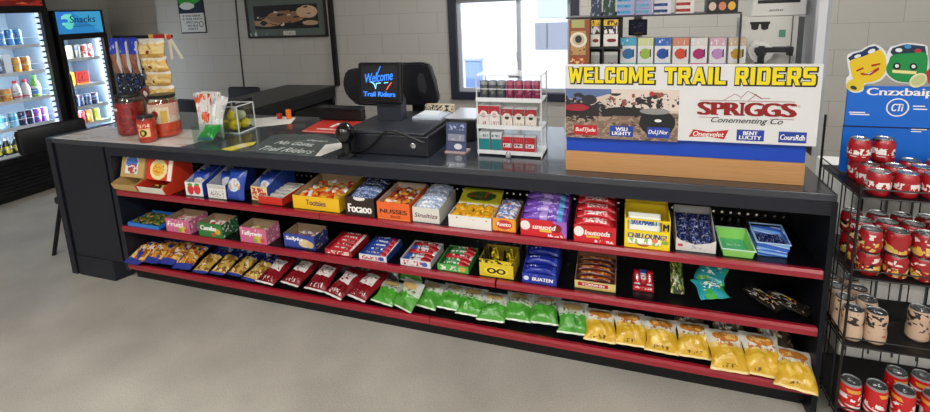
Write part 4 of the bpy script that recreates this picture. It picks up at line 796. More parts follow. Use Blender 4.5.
# point of sale
REG = mat('#22242d', .4)
t = thing('cash_register', 'black cash register base with a column carrying the touch screen', 'cash register', (-1.14, .11, HC+.0006))
MB().box(-.235, .235, 0, .48, 0, .105, .006).build('drawer_case', mat('#1c1e27', .35), t)
MB().box(-.235, .215, -.0, .48, .107, .121, .003).build('top_plate', mat('#34373f', .3), t)
lk = MB(); lk.lathe([(.016, 0), (.016, .006), (.011, .008), (0, .008)], 16); lk.build('lock', mat('#c9ccd4', .25, 1), t, True, (.155, -.001, .055), (PI/2, 0, 0))
c = MB(); c.prism([(.218, .122), (.29, .122), (.29, .235), (.25, .28), (.222, .28)], 'x', -.155, -.01); c.build('column', mat('#2b2e3a', .4), t)
sx, sy, sz = -.11, .195, .335
scr = thing('touch_screen', 'square black touch screen reading welcome in blue neon script', 'screen', (-1.14+sx, .11+sy, HC+sz)); scr.rotation_euler = (-.12, 0, 0)
MB().box(-.132, .132, -.012, .018, -.112, .112, .012).build('bezel', mat('#0c0c10', .25), scr)
pane = MB().box(-.108, .108, -.0135, -.0122, -.075, .092).build('display', mat('#1a1b22', .3), scr)
NEO = mat('#2f74e8', .4, emit=1.6); NEO2 = mat('#7fd0ea', .4, emit=1.4); NEO3 = mat('#d8504a', .4, emit=1.2)
text('Welcome', NEO, pane, (0, -.014, .035), .165, .05, (PI/2, -.12, 0), shear=.35, bold=.004)
b = MB(); b.tube([(-.02, -.0145, .028), (.01, -.0145, .092)], .0022, 6); b.build('flourish', NEO, pane)
b = MB(); b.tube([(-.05, -.0145, .008), (-.03, -.0145, -.002), (-.02, -.0145, -.03), (-.016, -.0145, .0), (.01, -.0145, .002)], .003, 6); b.tube([(.03, -.0145, .002), (.055, -.0145, .006)], .0025, 6); b.build('emblem', NEO2, pane)
b = MB(); b.tube([(.075, -.0145, .005), (.06, -.0145, -.012), (.045, -.0145, -.034)], .0028, 6); b.build('emblem', NEO3, pane)
text('Trail Riders', NEO, pane, (0, -.014, -.058), .19, .026, bold=.035)
# rear monitor and the office chair behind it
mo = thing('rear_monitor', 'black monitor seen from behind, right of the touch screen', 'monitor', (-1.14, .61, HC+.0006))
pts = []
for (x, z) in [(-.20, .18), (-.20, .37), (-.17, .405), (.0, .41), (.05, .395), (.075, .30), (.095, .20), (.085, .165), (.06, .15), (-.17, .15)]: pts.append((x, z))
b = MB(); b.prism(pts, 'y', 0, .05); bmesh.ops.bevel(b.bm, geom=[e for e in b.bm.edges], offset=.01, segments=2, affect='EDGES'); b.build('housing', mat('#17181f', .35), mo, True)
b = MB(); b.prism([(-.02, .24), (-.025, .32), (-.01, .345), (.015, .34), (.03, .26), (.02, .225)], 'y', -.008, -.001); b.build('oval_reflection', mat('#34343c', .4), mo)  # lighter oval plate stands in for the reflection on the glossy housing
b = MB(); b.box(-.10, -.02, .052, .10, 0, .3, .005); b.box(-.15, .03, .05, .17, 0, .01); b.build('stand', BLK2, mo)
# scanner
sc_ = thing('barcode_scanner', 'glossy black barcode scanner on a stand in front of the register', 'scanner', (-1.325, .045, HC+.0006))
MB().lathe([(.045, 0), (.045, .01), (.02, .02), (.018, .04), (.016, .07), (0, .07)], 18).build('stand', BLK2, sc_, True)
b = MB(); b.ball((0, -.0, .122), .05, .95, 1.0, 1.1, 18, 12); b.build('head', mat('#08080a', .12, coat=.5), sc_, True)
b = MB(); b.box(-.022, .022, -.012, .02, .03, .088, .008); b.build('grip', mat('#101013', .25), sc_)
cb_ = MB(); pa = [tuple(at(qx, qy, 1, .088)) for qx, qy in ((354, 151.5), (362, 150.5), (371, 145.5), (380, 136), (386.5, 131), (394, 130.5), (401, 133), (412, 138), (424, 143))]; pa = [(p_[0], p_[1], max(p_[2], HC+.008)) for p_ in pa]
def smooth_path(p, n=6):
    out = []; P = [Vector(q) for q in p]; P = [P[0]*2-P[1]]+P+[P[-1]*2-P[-2]]
    for i in range(1, len(P)-2):
        for k in range(n):
            t_ = k/n; a, b2, c2, d2 = P[i-1:i+3]
            out.append(.5*((2*b2)+(c2-a)*t_+(2*a-5*b2+4*c2-d2)*t_**2+(3*b2-a-3*c2+d2)*t_**3))
    out.append(P[-2]); return out
cb_.tube(smooth_path(pa), .0055, 8); tag(cb_.build('scanner_cable', mat('#17171b', .3), None, True), 'black cable curving from the scanner across the register front', 'cable')
# flat black printer left of the register, papers right of it
t = thing('receipt_printer', 'flat black printer at the back of the counter, left of the touch screen', 'printer', (-1.80, .69, HC+.0036))
MB().box(-.19, .14, .06, .128, 0, .075, .006).build('case', mat('#101014', .4), t); MB().box(-.19, .14, .04, .129, .077, .088, .003).build('lid', mat('#1b1c22', .35), t)
t = thing('paper_tray', 'stack of pale papers and pens on top of the register, right of the column', 'paper tray', (-1.03, .40, HC+.1225))
MB().box(-.08, .09, -.02, .14, 0, .012).build('paper_stack', mat('#b9c4d4', .5), t); MB().box(-.06, .05, .02, .12, .0125, .022).build('upper_papers', mat('#dfe6ee', .5), t)
tr = MB(); tr.box(-.07, .10, .145, .185, 0, .05); tr.build('pen_box', graphic('pens_mix', '#c9b89a', [('noise', 0, 0, 1, 1, 12, 4, .52, '#1a1c28'), ('noise', 0, .4, 1, 1, 14, 4, .6, '#e9e4dc')]), t)
# leaflet holder with its stand, and the dark box behind it
t = thing('leaflet_holder', 'clear counter stand holding a blue printed card', 'card stand', (-.80, .23, HC+.0006)); t.rotation_euler = (0, 0, -.04)
MB().box(-.055, .055, -.03, .05, 0, .006).build('foot', mat('#c9b0b0', .3), t)
b = MB(); b.X = Matrix.Translation((0, -.012, .006)) @ Matrix.Rotation(-.14, 4, 'X'); b.box(-.053, .053, 0, .004, 0, .145); b.build('card', graphic('card_blue', '#3d4a78', [('rect', .08, .36, .92, .6, '#8b90a4'), ('noise', .1, .38, .9, .58, 8, 8, .55, '#b9b9c0'), ('noise', .1, .74, .9, .94, 9, 9, .56, '#a9c0e4'), ('ell', .6, .17, .2, .1, '#dfe4ec'), ('rect', 0, .3, 1, .34, '#2a3050')]), t)
b = MB(); b.X = Matrix.Translation((0, -.014, .006)) @ Matrix.Rotation(-.14, 4, 'X'); b.box(-.058, .058, -.002, .0, 0, .152); b.build('clear_sleeve', clear('sleeve_clear', refl=.12), t)
t = thing('label_printer', 'black counter box with reflected light painted on its lid, behind the blue card stand', 'counter box', (-.85, .44, HC+.0006))
MB().box(-.085, .085, 0, .26, 0, .115, .006).build('case', mat('#101116', .4), t); MB().box(-.09, .09, -.005, .262, .117, .126, .003).build('lid', mat('#b9bec8', .15), t)  # lid coloured pale for the light its shiny top reflects
# stepped wire stand of cartons
cx0, cx1, cy0, cy1 = -.682, -.362, .205, .37
t = thing('counter_display', 'white three tier display stand of small cartons and packs', 'display stand', ((cx0+cx1)/2, cy0, HC+.0006)); w = (cx1-cx0)/2; dd = cy1-cy0
WM = mat('#dfe2e6', .3)
for z in (.008, .135, .268):
    b = MB(); b.box(-w, w, 0, dd, z, z+.006); b.box(-w, w, -.002, .0, z, z+.02); b.build('tier', WM, t)
b = MB(); b.box(-w, w, 0, dd, .392, .398); b.build('top_panel', clear('stand_top', refl=.2, film=.35), t)
for x in (-w+.004, w-.004):
    for y in (.003, dd-.003): MB().tube([(x, y, 0), (x, y, .4)], .0035, 6).build('post', WM, t, True)
for z in (.33, .20): MB().tube([(-w, -.001, z), (w, -.001, z)], .0022, 6).build('rail', WM, t, True)
MB().box(-w+.004, w-.004, dd-.004, dd-.002, .02, .39).build('back_sheet', clear('stand_back', refl=.1, film=.12), t)
MB().box(-.028, .028, dd-.03, dd-.02, .365, .39).build('badge', mat('#5a6068', .4), t)
pl = thing('padlock', 'small steel padlock hanging under the front of the white display stand', 'padlock', (-.52, cy0-.03, HC+.0006)); MB().box(-.012, .012, -.006, .006, 0, .02, .003).build('body', mat('#b9bcc4', .3, 1), pl)
b = MB(); b.tube([(-.008, 0, .018), (-.008, 0, .03), (0, 0, .036), (.008, 0, .03), (.008, 0, .018)], .0022, 6); b.build('shackle', mat('#d0d3d8', .25, 1), pl, True)
def pack(x, y, z, w, d, h, art, col, label, grp, name='carton_pack'):
    t = thing(name, label, 'small carton', (x, y, z), 0, grp); MB().box(-w/2, w/2, .0008, d, 0, h).build('box_body', mat(col, .45), t); MB().box(-w/2, w/2, 0, .0007, 0, h).build('printed_face', art, t); return t
TIN_D = graphic('tin_dark', '#4a4f5c', [('noise', 0, .3, 1, .7, 5, 5, .52, '#7a7f6a'), ('rect', 0, .8, 1, 1, '#8f949c')], 'cyl', .35); TIN_M = graphic('tin_maroon', '#8a2f52', [('noise', 0, .3, 1, .6, 5, 5, .56, '#b06a80'), ('rect', 0, .8, 1, 1, '#a85a72')], 'cyl', .35)
for k in range(7):
    t = thing('tin', f'{"dark grey" if k < 3 else "maroon"} tin on the top tier of the white display stand, {["left","middle","right"][k] if k < 3 else ["first","second","third","last"][k-3]} of its colour', 'tin', (-.652+.0435*k, cy0+.05, HC+.275), 0, 'tins on the top tier')
    MB().lathe([(.0205, 0), (.0212, .003), (.0212, .085), (.02, .088)], 16).build('tin_body', TIN_D if k < 3 else TIN_M, t, True)
def art_pack(nm, base, top, ell, c2, tv=.62): return graphic(nm, base, [('rect', 0, tv, 1, 1, top), ('ell', .5, tv, .34, .16, base), ('ell', .5, tv-.06, .2, .12, ell), ('noise', .12, .1, .88, .28, 12, 5, .55, c2), ('noise', .1, tv+.2, .9, .95, 10, 5, .6, c2)])
AP1 = art_pack('pack_redwhite', '#e0d8d6', '#a8232f', '#c9a0a0', '#8a2a34'); AP2 = art_pack('pack_redcrest', '#dcd4cc', '#9a2430', '#3a2f2c', '#8a7a6a')
for k in range(5):
    hh = .105 if k < 2 else .092
    pack(-.648+(.055*k if k < 2 else .058*k), cy0+.006, HC+.1415, .053, .09 if k < 2 else .07, hh, AP1 if k < 2 else AP2, '#e9e7e4', f'{"tall red and white carton" if k < 2 else "red and cream crest carton"} on the middle tier, {["left","right"][k] if k < 2 else ["left","middle","right"][k-2]} one', 'cartons on the middle tier')
AT = graphic('pack_teal', '#1f7f84', [('rect', 0, .7, 1, 1, '#c9ced4'), ('rect', 0, .66, 1, .7, '#8a8f98'), ('noise', .1, .76, .9, .9, 8, 4, .55, '#5a6a74'), ('rect', 0, 0, .04, 1, '#14585c')]); AR = graphic('pack_red', '#b0202e', [('rect', .1, .36, .9, .6, '#e6dcdc'), ('noise', .14, .4, .86, .56, 10, 5, .52, '#2a1a1c'), ('noise', .1, .7, .9, .9, 9, 5, .6, '#d86a70')])
for k in range(5):
    hh = .1 if k < 2 else .082
    pack([-.648, -.588, -.533, -.479, -.423][k], cy0+.006, HC+.0145, .054 if k < 2 else .051, .06, hh, AT if k < 2 else AR, '#e4e4e6', f'{"teal pack with a silver top" if k < 2 else "red pack with a white band"} on the lowest tier, {["left","right"][k] if k < 2 else ["left","middle","right"][k-2]} one', 'packs on the lowest tier')
# ================================================================ CIGARETTE CABINET WITH WELCOME SIGN
PLYX0, PLYX1 = -.238, .652
t = cab = thing('display_cabinet', 'open plywood based display cabinet standing on the right end of the counter', 'display cabinet', (.21, .07, HC+.0006))
def cl(x): return x-.21
PLY = graphic('plywood', '#b98a58', [('noise', 0, 0, 1, 1, 3, 22, .56, '#b28250'), ('noise', 0, 0, 1, 1, 5, 40, .62, '#c29566')], 'xz', .5)
MB().box(cl(PLYX0), cl(PLYX1), 0, .018, 0, .088, .001).build('base_front', PLY, t)
b = MB(); b.box(cl(PLYX0), cl(PLYX0)+.018, .0185, .42, 0, .088); b.box(cl(PLYX1)-.018, cl(PLYX1), .0185, .42, 0, .088); b.box(cl(PLYX0)+.0185, cl(PLYX1)-.0185, .0185, .42, .06, .078); b.build('base_frame', PLY, t)
MB().box(cl(PLYX0)+.004, cl(PLYX1)-.002, .004, .016, .089, .168).build('blue_band', mat('#0f43b4', .45), t)
FRM = mat('#a9adb6', .35)
b = MB(); b.box(cl(.70), cl(.722), .10, .42, .089, 1.05); b.build('side_frame', FRM, t)
b = MB(); b.box(cl(.672), cl(.699), .07, .10, .169, 1.05); b.build('front_stile', mat('#c9ccd4', .3), t)
q = at(638, 28, 1, .45)
MB().box(cl(q.x)-.02, cl(q.x)+.02, .421, .43, .421, 1.05).build('back_post', FRM, t)
MB().box(cl(-.25), cl(.722), .421, .43, .089, .42).build('back_panel', mat('#dcdcda', .6), t)
MB().box(cl(-.25), cl(.699), .05, .42, .168, .176).build('display_floor', mat('#8d8d8e', .5), t)
MB().box(cl(-.25), cl(.699), .10, .42, .412, .420).build('riser_shelf', mat('#8d8d8e', .5), t)
MB().box(cl(-.25), cl(.431), .115, .42, .650, .656).build('upper_shelf', mat('#33343a', .4), t)
MB().box(cl(.424), cl(.431), .108, .115, .421, .649).build('divider_post', mat('#3f4046', .4, .5), t)
BRC = graphic('carton_column_art', '#7d4c30', [('rect', .08, .36, .82, .8, '#b08a58'), ('rect', 0, .8, 1, 1, '#8a4a30'), ('rect', .12, .86, .76, 1, '#a4a468'), ('ell', .46, .64, .42, .14, '#d6d0c0'), ('ell', .46, .64, .3, .1, '#b8a88a'), ('ell', .46, .65, .17, .07, '#2a2430'), ('noise', .1, .37, .8, .48, 4, 14, .58, '#5a3420'), ('rect', 0, .16, .84, .32, '#9a3f26'), ('noise', .05, .18, .8, .3, 5, 16, .52, '#e0bd80')])
co = thing('carton_column', 'tall brown carton column with round emblems at the cabinet left side', 'carton column', (-.183, .085, HC+.4215)); MB().box(-.041, .041, .0, .3, 0, .226).build('column_body', mat('#6d4129', .5), co); MB().box(-.041, .041, -.001, -.0001, 0, .226).build('printed_front', BRC, co)
# row of box cartons on the display floor
zf = HC+.0006+.4206
VC = [('#4aa4c8', '#7fc9c4', '#2f6fa8', 'sky blue and white'), ('#c9cf9c', '#8fc9a4', '#9ab84a', 'pale green and white'), ('#2f62b4', '#5a8ad0', '#1f4fa4', 'deep blue and white'), ('#c9826a', '#e0d8c4', '#c84a30', 'orange and white'), ('#d8d2d2', '#cf5a9a', '#a82a6a', 'pink and white'), ('#c9a4b8', '#b89ac8', '#b88ac0', 'lilac and white'), ('#c9b49a', '#cdb46a', '#c49a2a', 'gold and white')]
for k, (c1, c2, c3, nm) in enumerate(VC):
    pl_ = at([620, 637.5, 654.5, 672.5, 690.5, 709.5, 728.5][k], 38, 1, .2); pr_ = at([636.5, 653.5, 671, 689.5, 708, 727, 747][k], 38, 1, .2)
    art = graphic('vape_art_%d' % k, '#dfe0e2', [('rect', 0, .76, 1, 1, c1), ('rect', 0, 0, 1, .24, c2), ('enoise', .52, .52, .36, .16, .6, c3), ('rect', .8, .42, .88, .66, '#1c1f3a'), ('noise', .1, .8, .9, .95, 8, 5, .58, '#e6e6e6'), ('rect', 0, .0, .03, 1, '#3a3a40'), ('ell', .22, .56, .06, .03, '#c44a6a')])
    hh = pl_.z-zf
    pack((pl_.x+pr_.x)/2, .2, zf, pr_.x-pl_.x-.001, .07, hh, art, '#d9d8d6', f'{nm} box in the row of seven boxes above the welcome sign', 'boxes in a row above the welcome sign', 'device_box')
# matchbook packs hung left, small rack and grey packs below
MT = graphic('match_art', '#d8d6d4', [('rect', 0, .78, 1, 1, '#d8b02a'), ('noise', .05, .8, .95, .98, 6, 4, .52, '#4a3210'), ('rect', 0, .46, 1, .78, '#2a2430'), ('noise', .05, .48, .95, .76, 4, 4, .5, '#e0dcdc'), ('enoise', .55, .22, .34, .07, .6, '#7a1f1c'), ('half', 0, 0, 2, '#000000')])
p1 = at(590.5, 20, 1, .14); p2 = at(600, 46, 1, .14); p3 = at(603.5, 20, 1, .14); p4 = at(618, 46, 1, .14)
hk = thing('pack_rack', 'small black two shelf rack beside the brown carton column', 'rack', (-.08, .19, zf)); w0 = .068; zs = p2.z-zf
b = MB(); b.box(-w0, w0, -.06, .03, zs-.012, zs-.002); b.box(-w0, w0, .03, .036, 0, zs+.14); b.box(-.014, -.006, -.06, .03, 0, zs-.012); b.box(-w0, w0, -.06, .03, 0, .004); b.build('rack_frame', mat('#15161a', .4), hk)
GP = graphic('grey_pack_art', '#9a9a98', [('noise', .1, .1, .9, .5, 5, 7, .56, '#5a5a5c'), ('rect', 0, .85, 1, 1, '#b9b9b4')])
for k, (xa, xb) in enumerate(((p1.x, p2.x), (p3.x, p4.x))):
    pack((xa+xb)/2, .14, zf+zs-.0015, xb-xa-.002, .05, p1.z-p2.z, MT, '#c9c6c2', f'yellow topped pack on the small black rack, {["left narrower one","right wider one"][k]}', 'yellow topped packs', 'match_pack')
    pack((xa+xb)/2+.001, .14, zf+.0045, xb-xa-.004, .05, zs-.03, GP, '#8d8d8c', f'grey pack on the low shelf of the small black rack, {["left","right"][k]} one', 'grey packs on the low rack shelf', 'grey_pack')
q = at(638, 28, 1, .45)
t = thing('framed_card', 'small dark blue framed card against the cabinet back', 'framed card', (q.x, .478, q.z-.036)); MB().box(-.042, .042, .0, .012, 0, .075).build('frame', mat('#2a2426', .5), t)
MB().box(-.037, .037, -.001, -.0002, .006, .07).build('card', graphic('card_darkblue', '#1b2a5e', [('noise', .1, .3, .9, .9, 5, 6, .57, '#6a80b4'), ('rect', .3, 0, .8, .14, '#8a5a4a')]), t)
# upper shelf packs: three layers per column
zs2 = HC+.0006+.6568
PKA = lambda nm, c1, c2, c3: graphic(nm, c1, [('rect', .0, .28, .8, .78, c2), ('noise', .05, .3, .75, .76, 7, 3, .56, c3)])
for ci, (px0, px1, cc, nm) in enumerate([(617, 634, ('#9a9ac8', '#3a9ac4', '#1a5a94'), 'teal and lilac'), (635.5, 652, ('#9a94c4', '#2aa0b8', '#e04a5a'), 'turquoise and lilac'), (654, 671, ('#c9c9d4', '#1c2a5c', '#3a5ac8'), 'navy and white'), (676, 694, ('#d4cfcc', '#a02a2c', '#6a1418'), 'red and white')]):
    xa = at(px0, 8, 1, .2).x; xb = at(px1, 8, 1, .2).x
    for k in range(4):
        pack((xa+xb)/2, .2, zs2+.0255*k+.0004, xb-xa, .06, .0245, PKA('flat_%d' % ci, *cc), cc[0], f'{nm} flat pack stacked on the upper shelf, {["bottom","second","third","top"][k]} of its stack', f'{nm} flat packs', 'flat_pack')
for k, (px0, px1) in enumerate([(591, 601), (603, 615)]):
    xa = at(px0, 8, 1, .2).x; xb = at(px1, 8, 1, .2).x
    pack((xa+xb)/2, .2, zs2+.0004, xb-xa, .06, .12, graphic('dark_jar_%d' % k, ['#2a3450', '#1c3a30'][k], [('noise', 0, 0, 1, 1, 4, 5, .55, '#8a94a8')]), '#22242c', f'dark {["blue","green"][k]} box at the left end of the upper shelf', None, 'dark_box')
xa = at(707, 8, 1, .2).x; xb = at(738, 8, 1, .2).x
pack((xa+xb)/2, .2, zs2+.0004, xb-xa, .07, .12, graphic('fruit_art', '#14151c', [('rect', .04, .42, .96, 1, '#d9d8d4'), ('noise', .1, .46, .9, .95, 4, 5, .58, '#22242c'), ('ell', .18, .2, .12, .14, '#c9b0a4'), ('ell', .5, .2, .12, .14, '#c47a5a'), ('ell', .8, .2, .12, .14, '#d9a83a')]), '#1c1d22', 'black and white box with three round pictures on the upper shelf', None, 'picture_box')
# sunglasses display box, printer on top, tape dispenser
xa = at(741, 40, 1, .30).x; xb = at(797, 40, 1, .30).x; zt = at(770, 16.5, 1, .30).z
t = thing('sunglasses_box', 'large off white box with a black sunglasses picture inside the cabinet', 'box', ((xa+xb)/2, .30, zf)); W = (xb-xa)/2; H = zt-zf
MB().box(-W, W, 0, .10, 0, H).build('box_body', mat('#cfcfcb', .5), t)
b = MB(); gx_, gz_ = -.035, H*.8
b.box(gx_-.036, gx_+.036, -.002, -.0003, gz_+.012, gz_+.022)
for s in (-.018, .018): b.prism([(gx_+s-.015, gz_+.014), (gx_+s+.015, gz_+.014), (gx_+s+.012, gz_-.008), (gx_+s, gz_-.012), (gx_+s-.012, gz_-.008)], 'y', -.002, -.0003)
b.build('sunglasses_print', mat('#15151a', .4), t)
MB().box(.035, .058, -.0015, -.0003, H*.6, H*.74).build('green_sticker', mat('#4f8a72', .5), t)
MB().box(W-.022, W-.018, -.0012, -.0003, 0, H).build('seam', mat('#55565a', .5), t)
xa2 = at(751, 8, 1, .31).x; xb2 = at(808, 8, 1, .31).x
t = thing('card_printer', 'pale grey machine with a dark slot on top of the sunglasses box', 'machine', ((xa2+xb2)/2, .31, zf+H+.0006)); W = (xb2-xa2)/2-.003
b = MB(); b.box(-W, W, 0, .09, 0, .16, .006); b.build('case', mat('#d2d2cf', .4), t)
MB().box(-W+.02, W-.025, -.001, .004, .052, .066).build('slot', mat('#1a1a1e', .5), t)
text('aciso', mat('#3a3a40', .5), t, (-.01, -.001, .025), .05, .01, shear=.3)
xc_ = at(808, 40, 1, .38); t = thing('black_case', 'narrow black case standing between the off white box and the cabinet side', 'case', (at(807, 40, 1, .4).x-.004, .37, zf)); MB().box(-.018, .012, 0, .11, 0, H-.005, .003).build('case_body', mat('#121317', .45), t)
q = at(757, 62, 1, .16); tp = thing('tape_dispenser', 'black tape dispenser with an arm in front of the off white box', 'tape dispenser', (at(758, 50, 1, .2).x+.012, .22, zf))
b = MB(); b.X = Matrix.Translation((0, .0, .075)) @ Matrix.Rotation(PI/2, 4, 'X'); b.lathe([(.02, -.018), (.043, -.018), (.043, .018), (.02, .018), (.02, -.018)], 22, caps=False); b.build('tape_roll', clear('tape_clear', refl=.3, film=.3), tp, True)
b = MB(); b.box(-.03, .012, -.02, .02, 0, .012); b.box(-.012, .012, -.022, .022, .0125, .10, .003); b.box(-.025, .11, -.02, .02, .073, .094, .003); b.box(.095, .108, -.022, .022, .06, .096, .002); b.build('holder', mat('#17191f', .35), tp)
# welcome sign board
t = sg = thing('welcome_sign', 'white printed sign reading WELCOME TRAIL RIDERS on the cabinet front', 'sign', (.2175, .046, 1.113)); SY = .045
def sl(px, py): p = at(px, py, 1, SY); return p.x-.2175, p.z-1.113
HX = .4545
MB().box(-HX, HX, 0, .009, 0, .305, .001).build('board', mat('#d9dadb', .4), t)
YEL = mat('#e8d41c', .5); OUT = mat('#1a1a1c', .5)
for s, pxa, pxb in (('WELCOME', 568.5, 655.5), ('TRAIL', 664.5, 727), ('RIDERS', 735.5, 817)):
    xa, z1 = sl(pxa, 67.5); xb, z0 = sl(pxb, 85.5)
    block_word(s, OUT, t, xa+.003, .2255, xb-xa-.006, .066, -.0002, .0005, .0042, .004)
    block_word(s, YEL, t, xa+.001, .2275, xb-xa-.006, .066, -.0009, .0006, .0, .004)
xa, z1 = sl(565.5, 88.5); xb, z0 = sl(677.5, 142)
PH = graphic('trail_photo', '#7a6458', [('rect', 0, .55, 1, 1, '#c9b8ae'), ('half', -1, 1.6, 1.05, '#5a6f9c'), ('rect', .42, .6, 1, 1, '#d6c9bf'), ('noise', 0, .5, .9, .92, 7, 5, .54, '#2a2628'), ('noise', .0, .45, 1, .82, 24, 12, .55, '#1e1c20'), ('noise', .4, .55, 1, .95, 16, 8, .62, '#8a4a42'), ('noise', 0, .5, 1, .8, 30, 18, .62, '#b9b0b0'), ('enoise', .14, .52, .17, .2, .8, '#241c20'), ('enoise', .1, .62, .12, .07, .6, '#9a2230'), ('enoise', .22, .78, .07, .1, .5, '#2c2c34'), ('noise', 0, 0, 1, .45, 26, 14, .52, '#a08c7a'), ('noise', 0, 0, 1, .42, 16, 20, .6, '#544338'), ('noise', .2, 0, .6, .4, 8, 20, .56, '#8a7462'), ('enoise', .55, .56, .22, .09, .8, '#1c1a1c'), ('enoise', .82, .36, .15, .27, .5, '#16181c'), ('enoise', .8, .58, .13, .06, .5, '#8a8a88'), ('ell', .83, .4, .03, .03, '#e6e6e0'), ('ell', .77, .92, .02, .05, '#b02a38')])
ph = MB().box(xa, xb, -.0009, -.0002, z0, z1).build('photo_print', PH, t)
LB = mat('#1d3f9e', .5); LR = mat('#b3202c', .5)
def logo(px0, py0, px1, py1, mt, lines, par, shape=None, sh=0):
    a, zt_ = sl(px0, py0); c_, zb_ = sl(px1, py1); b = MB()
    if shape == 'bow': 
        mx_, mz = (a+c_)/2, (zt_+zb_)/2; b.prism([(a, zb_+.004), (a+.016, zt_-.002), (mx_, mz+.008), (c_, zt_), (c_-.014, zb_), (mx_, mz-.010)], 'y', -.0016, -.001)
    else: b.box(a, c_, -.0016, -.001, zb_, zt_)
    o = b.build('logo_plate', mt, par); n = len(lines)
    for i, (s, fr, ww) in enumerate(lines):
        text(s, TXTW, o, ((a+c_)/2, -.0018, zb_+(zt_-zb_)*fr), (c_-a)*ww, (zt_-zb_)*(.34 if n > 1 else .5), bold=.05 if n > 1 else .02, shear=sh)
    return o
logo(574, 124.5, 597, 135.5, LR, [('BudTJsdu', .5, .86)], t, None, .2)
logo(610, 125.5, 633, 137, LB, [('WSU', .7, .5), ('LIGHTY', .3, .8)], t)
logo(647, 127, 669.5, 138.5, LB, [('DuLJ.Nor', .5, .86)], t, None, .2)
logo(689, 128.5, 728, 139.5, LR, [('Oneevelet', .5, .78)], t, 'bow', .25)
logo(737, 129.5, 763.5, 141.5, LB, [('BENT', .7, .52), ('LUCITY', .3, .8)], t)
logo(779, 131.5, 806, 143.5, LB, [('CoursRdh', .5, .88)], t, None, .2)
MAR = mat('#8a1519', .5)
xa, z1 = sl(699, 102.5); xb, z0 = sl(795, 116.5); cx, cz = (xa+xb)/2, (z0+z1)/2
LWD = xb-xa; LX0 = xa; LH = .05
def lx(f): return LX0+f*LWD
for ch, f0, f1, h_ in (('S', 0, .125, LH*1.04), ('P', .15, .278, LH), ('R', .29, .44, LH), ('G', .5, .667, LH*1.04), ('G', .675, .842, LH*1.04), ('S', .867, 1, LH*1.04)):
    text(ch, MAR, t, ((lx(f0)+lx(f1))/2, -.0012, cz), lx(f1)-lx(f0), h_, bold=.1)
b = MB()
for f0, f1, za_, zb_ in ((.447, .479, -.5, .5), (.433, .493, -.5, -.4), (.433, .493, .4, .5), (.135, .215, -.5, -.41), (.135, .17, .41, .5), (.275, .355, -.5, -.41), (.275, .31, .41, .5), (.405, .452, -.5, -.43), (.61, .675, -.04, .05), (.785, .85, -.04, .05)):
    b.box(lx(f0), lx(f1), -.0016, -.0004, cz+za_*LH, cz+zb_*LH)
b.build('serif_strokes', MAR, t)
b = MB()
b.box(*sorted((sl(700, 100)[0], sl(795, 102)[0])), -.0012, -.0003, cz+.031, cz+.0325)
for p0, p1_ in ((699, 717), (770, 795)): b.box(sl(p0, 117)[0], sl(p1_, 117)[0], -.0012, -.0003, cz-.036, cz-.0345)
b.build('rule_lines', MAR, t)
b = MB()
def mline(pts): b.tube([(sl(px, py)[0], -.0008, sl(px, py)[1]) for px, py in pts], .0009, 5)
mline([(724, 100), (735, 94), (741, 97)]); mline([(740, 99), (748, 91), (756, 95), (762, 98.5), (770, 98.5)]); mline([(748, 101), (757, 94)]); mline([(750, 92), (762, 99)])
b.build('mountain_lines', MAR, t)
text('Conementing Co', TXTK, t, ((sl(711, 120)[0]+sl(783, 122)[0])/2, -.0012, cz-.047), sl(783, 122)[0]-sl(711, 120)[0], .028, shear=.4, bold=.012)
b = MB(); o_ = sl(799, 106.5); b.X = Matrix.Translation((o_[0], -.0008, o_[1])) @ Matrix.Rotation(PI/2, 4, 'X'); b.lathe([(.003, 0), (.004, 0), (.004, .0006), (.003, .0006), (.003, 0)], 14, caps=False); b.build('ring_mark', MAR, t)

# ================================================================ BACK AREA
# framed picture
fx0, fx1, fz0, fz1 = -4.055, -3.01, 1.425, 2.05
t = thing('framed_picture', 'dark framed wall picture with a green grey mat and a plaque', 'picture', ((fx0+fx1)/2, YW-.03, fz0)); w = (fx1-fx0)/2; h = fz1-fz0
b = MB(); k = .022; b.box(-w, w, 0, .028, 0, k); b.box(-w, w, 0, .028, h-k, h); b.box(-w, -w+k, 0, .028, k, h-k); b.box(w-k, w, 0, .028, k, h-k); b.build('frame', mat('#2c2421', .4), t)
MB().box(-w+k, w-k, .012, .024, k, h-k).build('mat_board', graphic('matboard_green', '#56625c', [('noise', 0, 0, .6, .12, 18, 8, .66, '#c9cdc4')], 'xz', .4), t)
x0 = at(255.5, 28.5, 1, YW-.02).x-(fx0+fx1)/2; x1 = at(319, 28.5, 1, YW-.02).x-(fx0+fx1)/2; z0 = at(290, 28.5, 1, YW-.02).z-fz0; z1 = at(290, 4.5, 1, YW-.02).z-fz0
MB().box(x0, x1, .008, .0115, z0, z1).build('print', graphic('picture_art', '#17161a', [('enoise', .2, .3, .24, .2, .6, '#b08a66'), ('enoise', .5, .5, .3, .26, .8, '#8f6a50'), ('enoise', .84, .68, .16, .26, .6, '#c9a88a'), ('noise', .05, .1, .98, .9, 6, 5, .62, '#d9c4a8'), ('noise', 0, 0, 1, 1, 5, 6, .58, '#1a1618'), ('enoise', .88, .22, .12, .1, .8, '#b89a7a')]), t)
pxa = at(283.5, 33, 1, YW-.02); pxb = at(295.5, 33, 1, YW-.02); MB().box(pxa.x-(fx0+fx1)/2, pxb.x-(fx0+fx1)/2, .009, .0118, pxa.z-.025-fz0, pxa.z+.022-fz0).build('plaque', graphic('plaque_art', '#c9ccc6', [('noise', .1, .2, .9, .8, 8, 4, .54, '#7a7f7a')]), t)
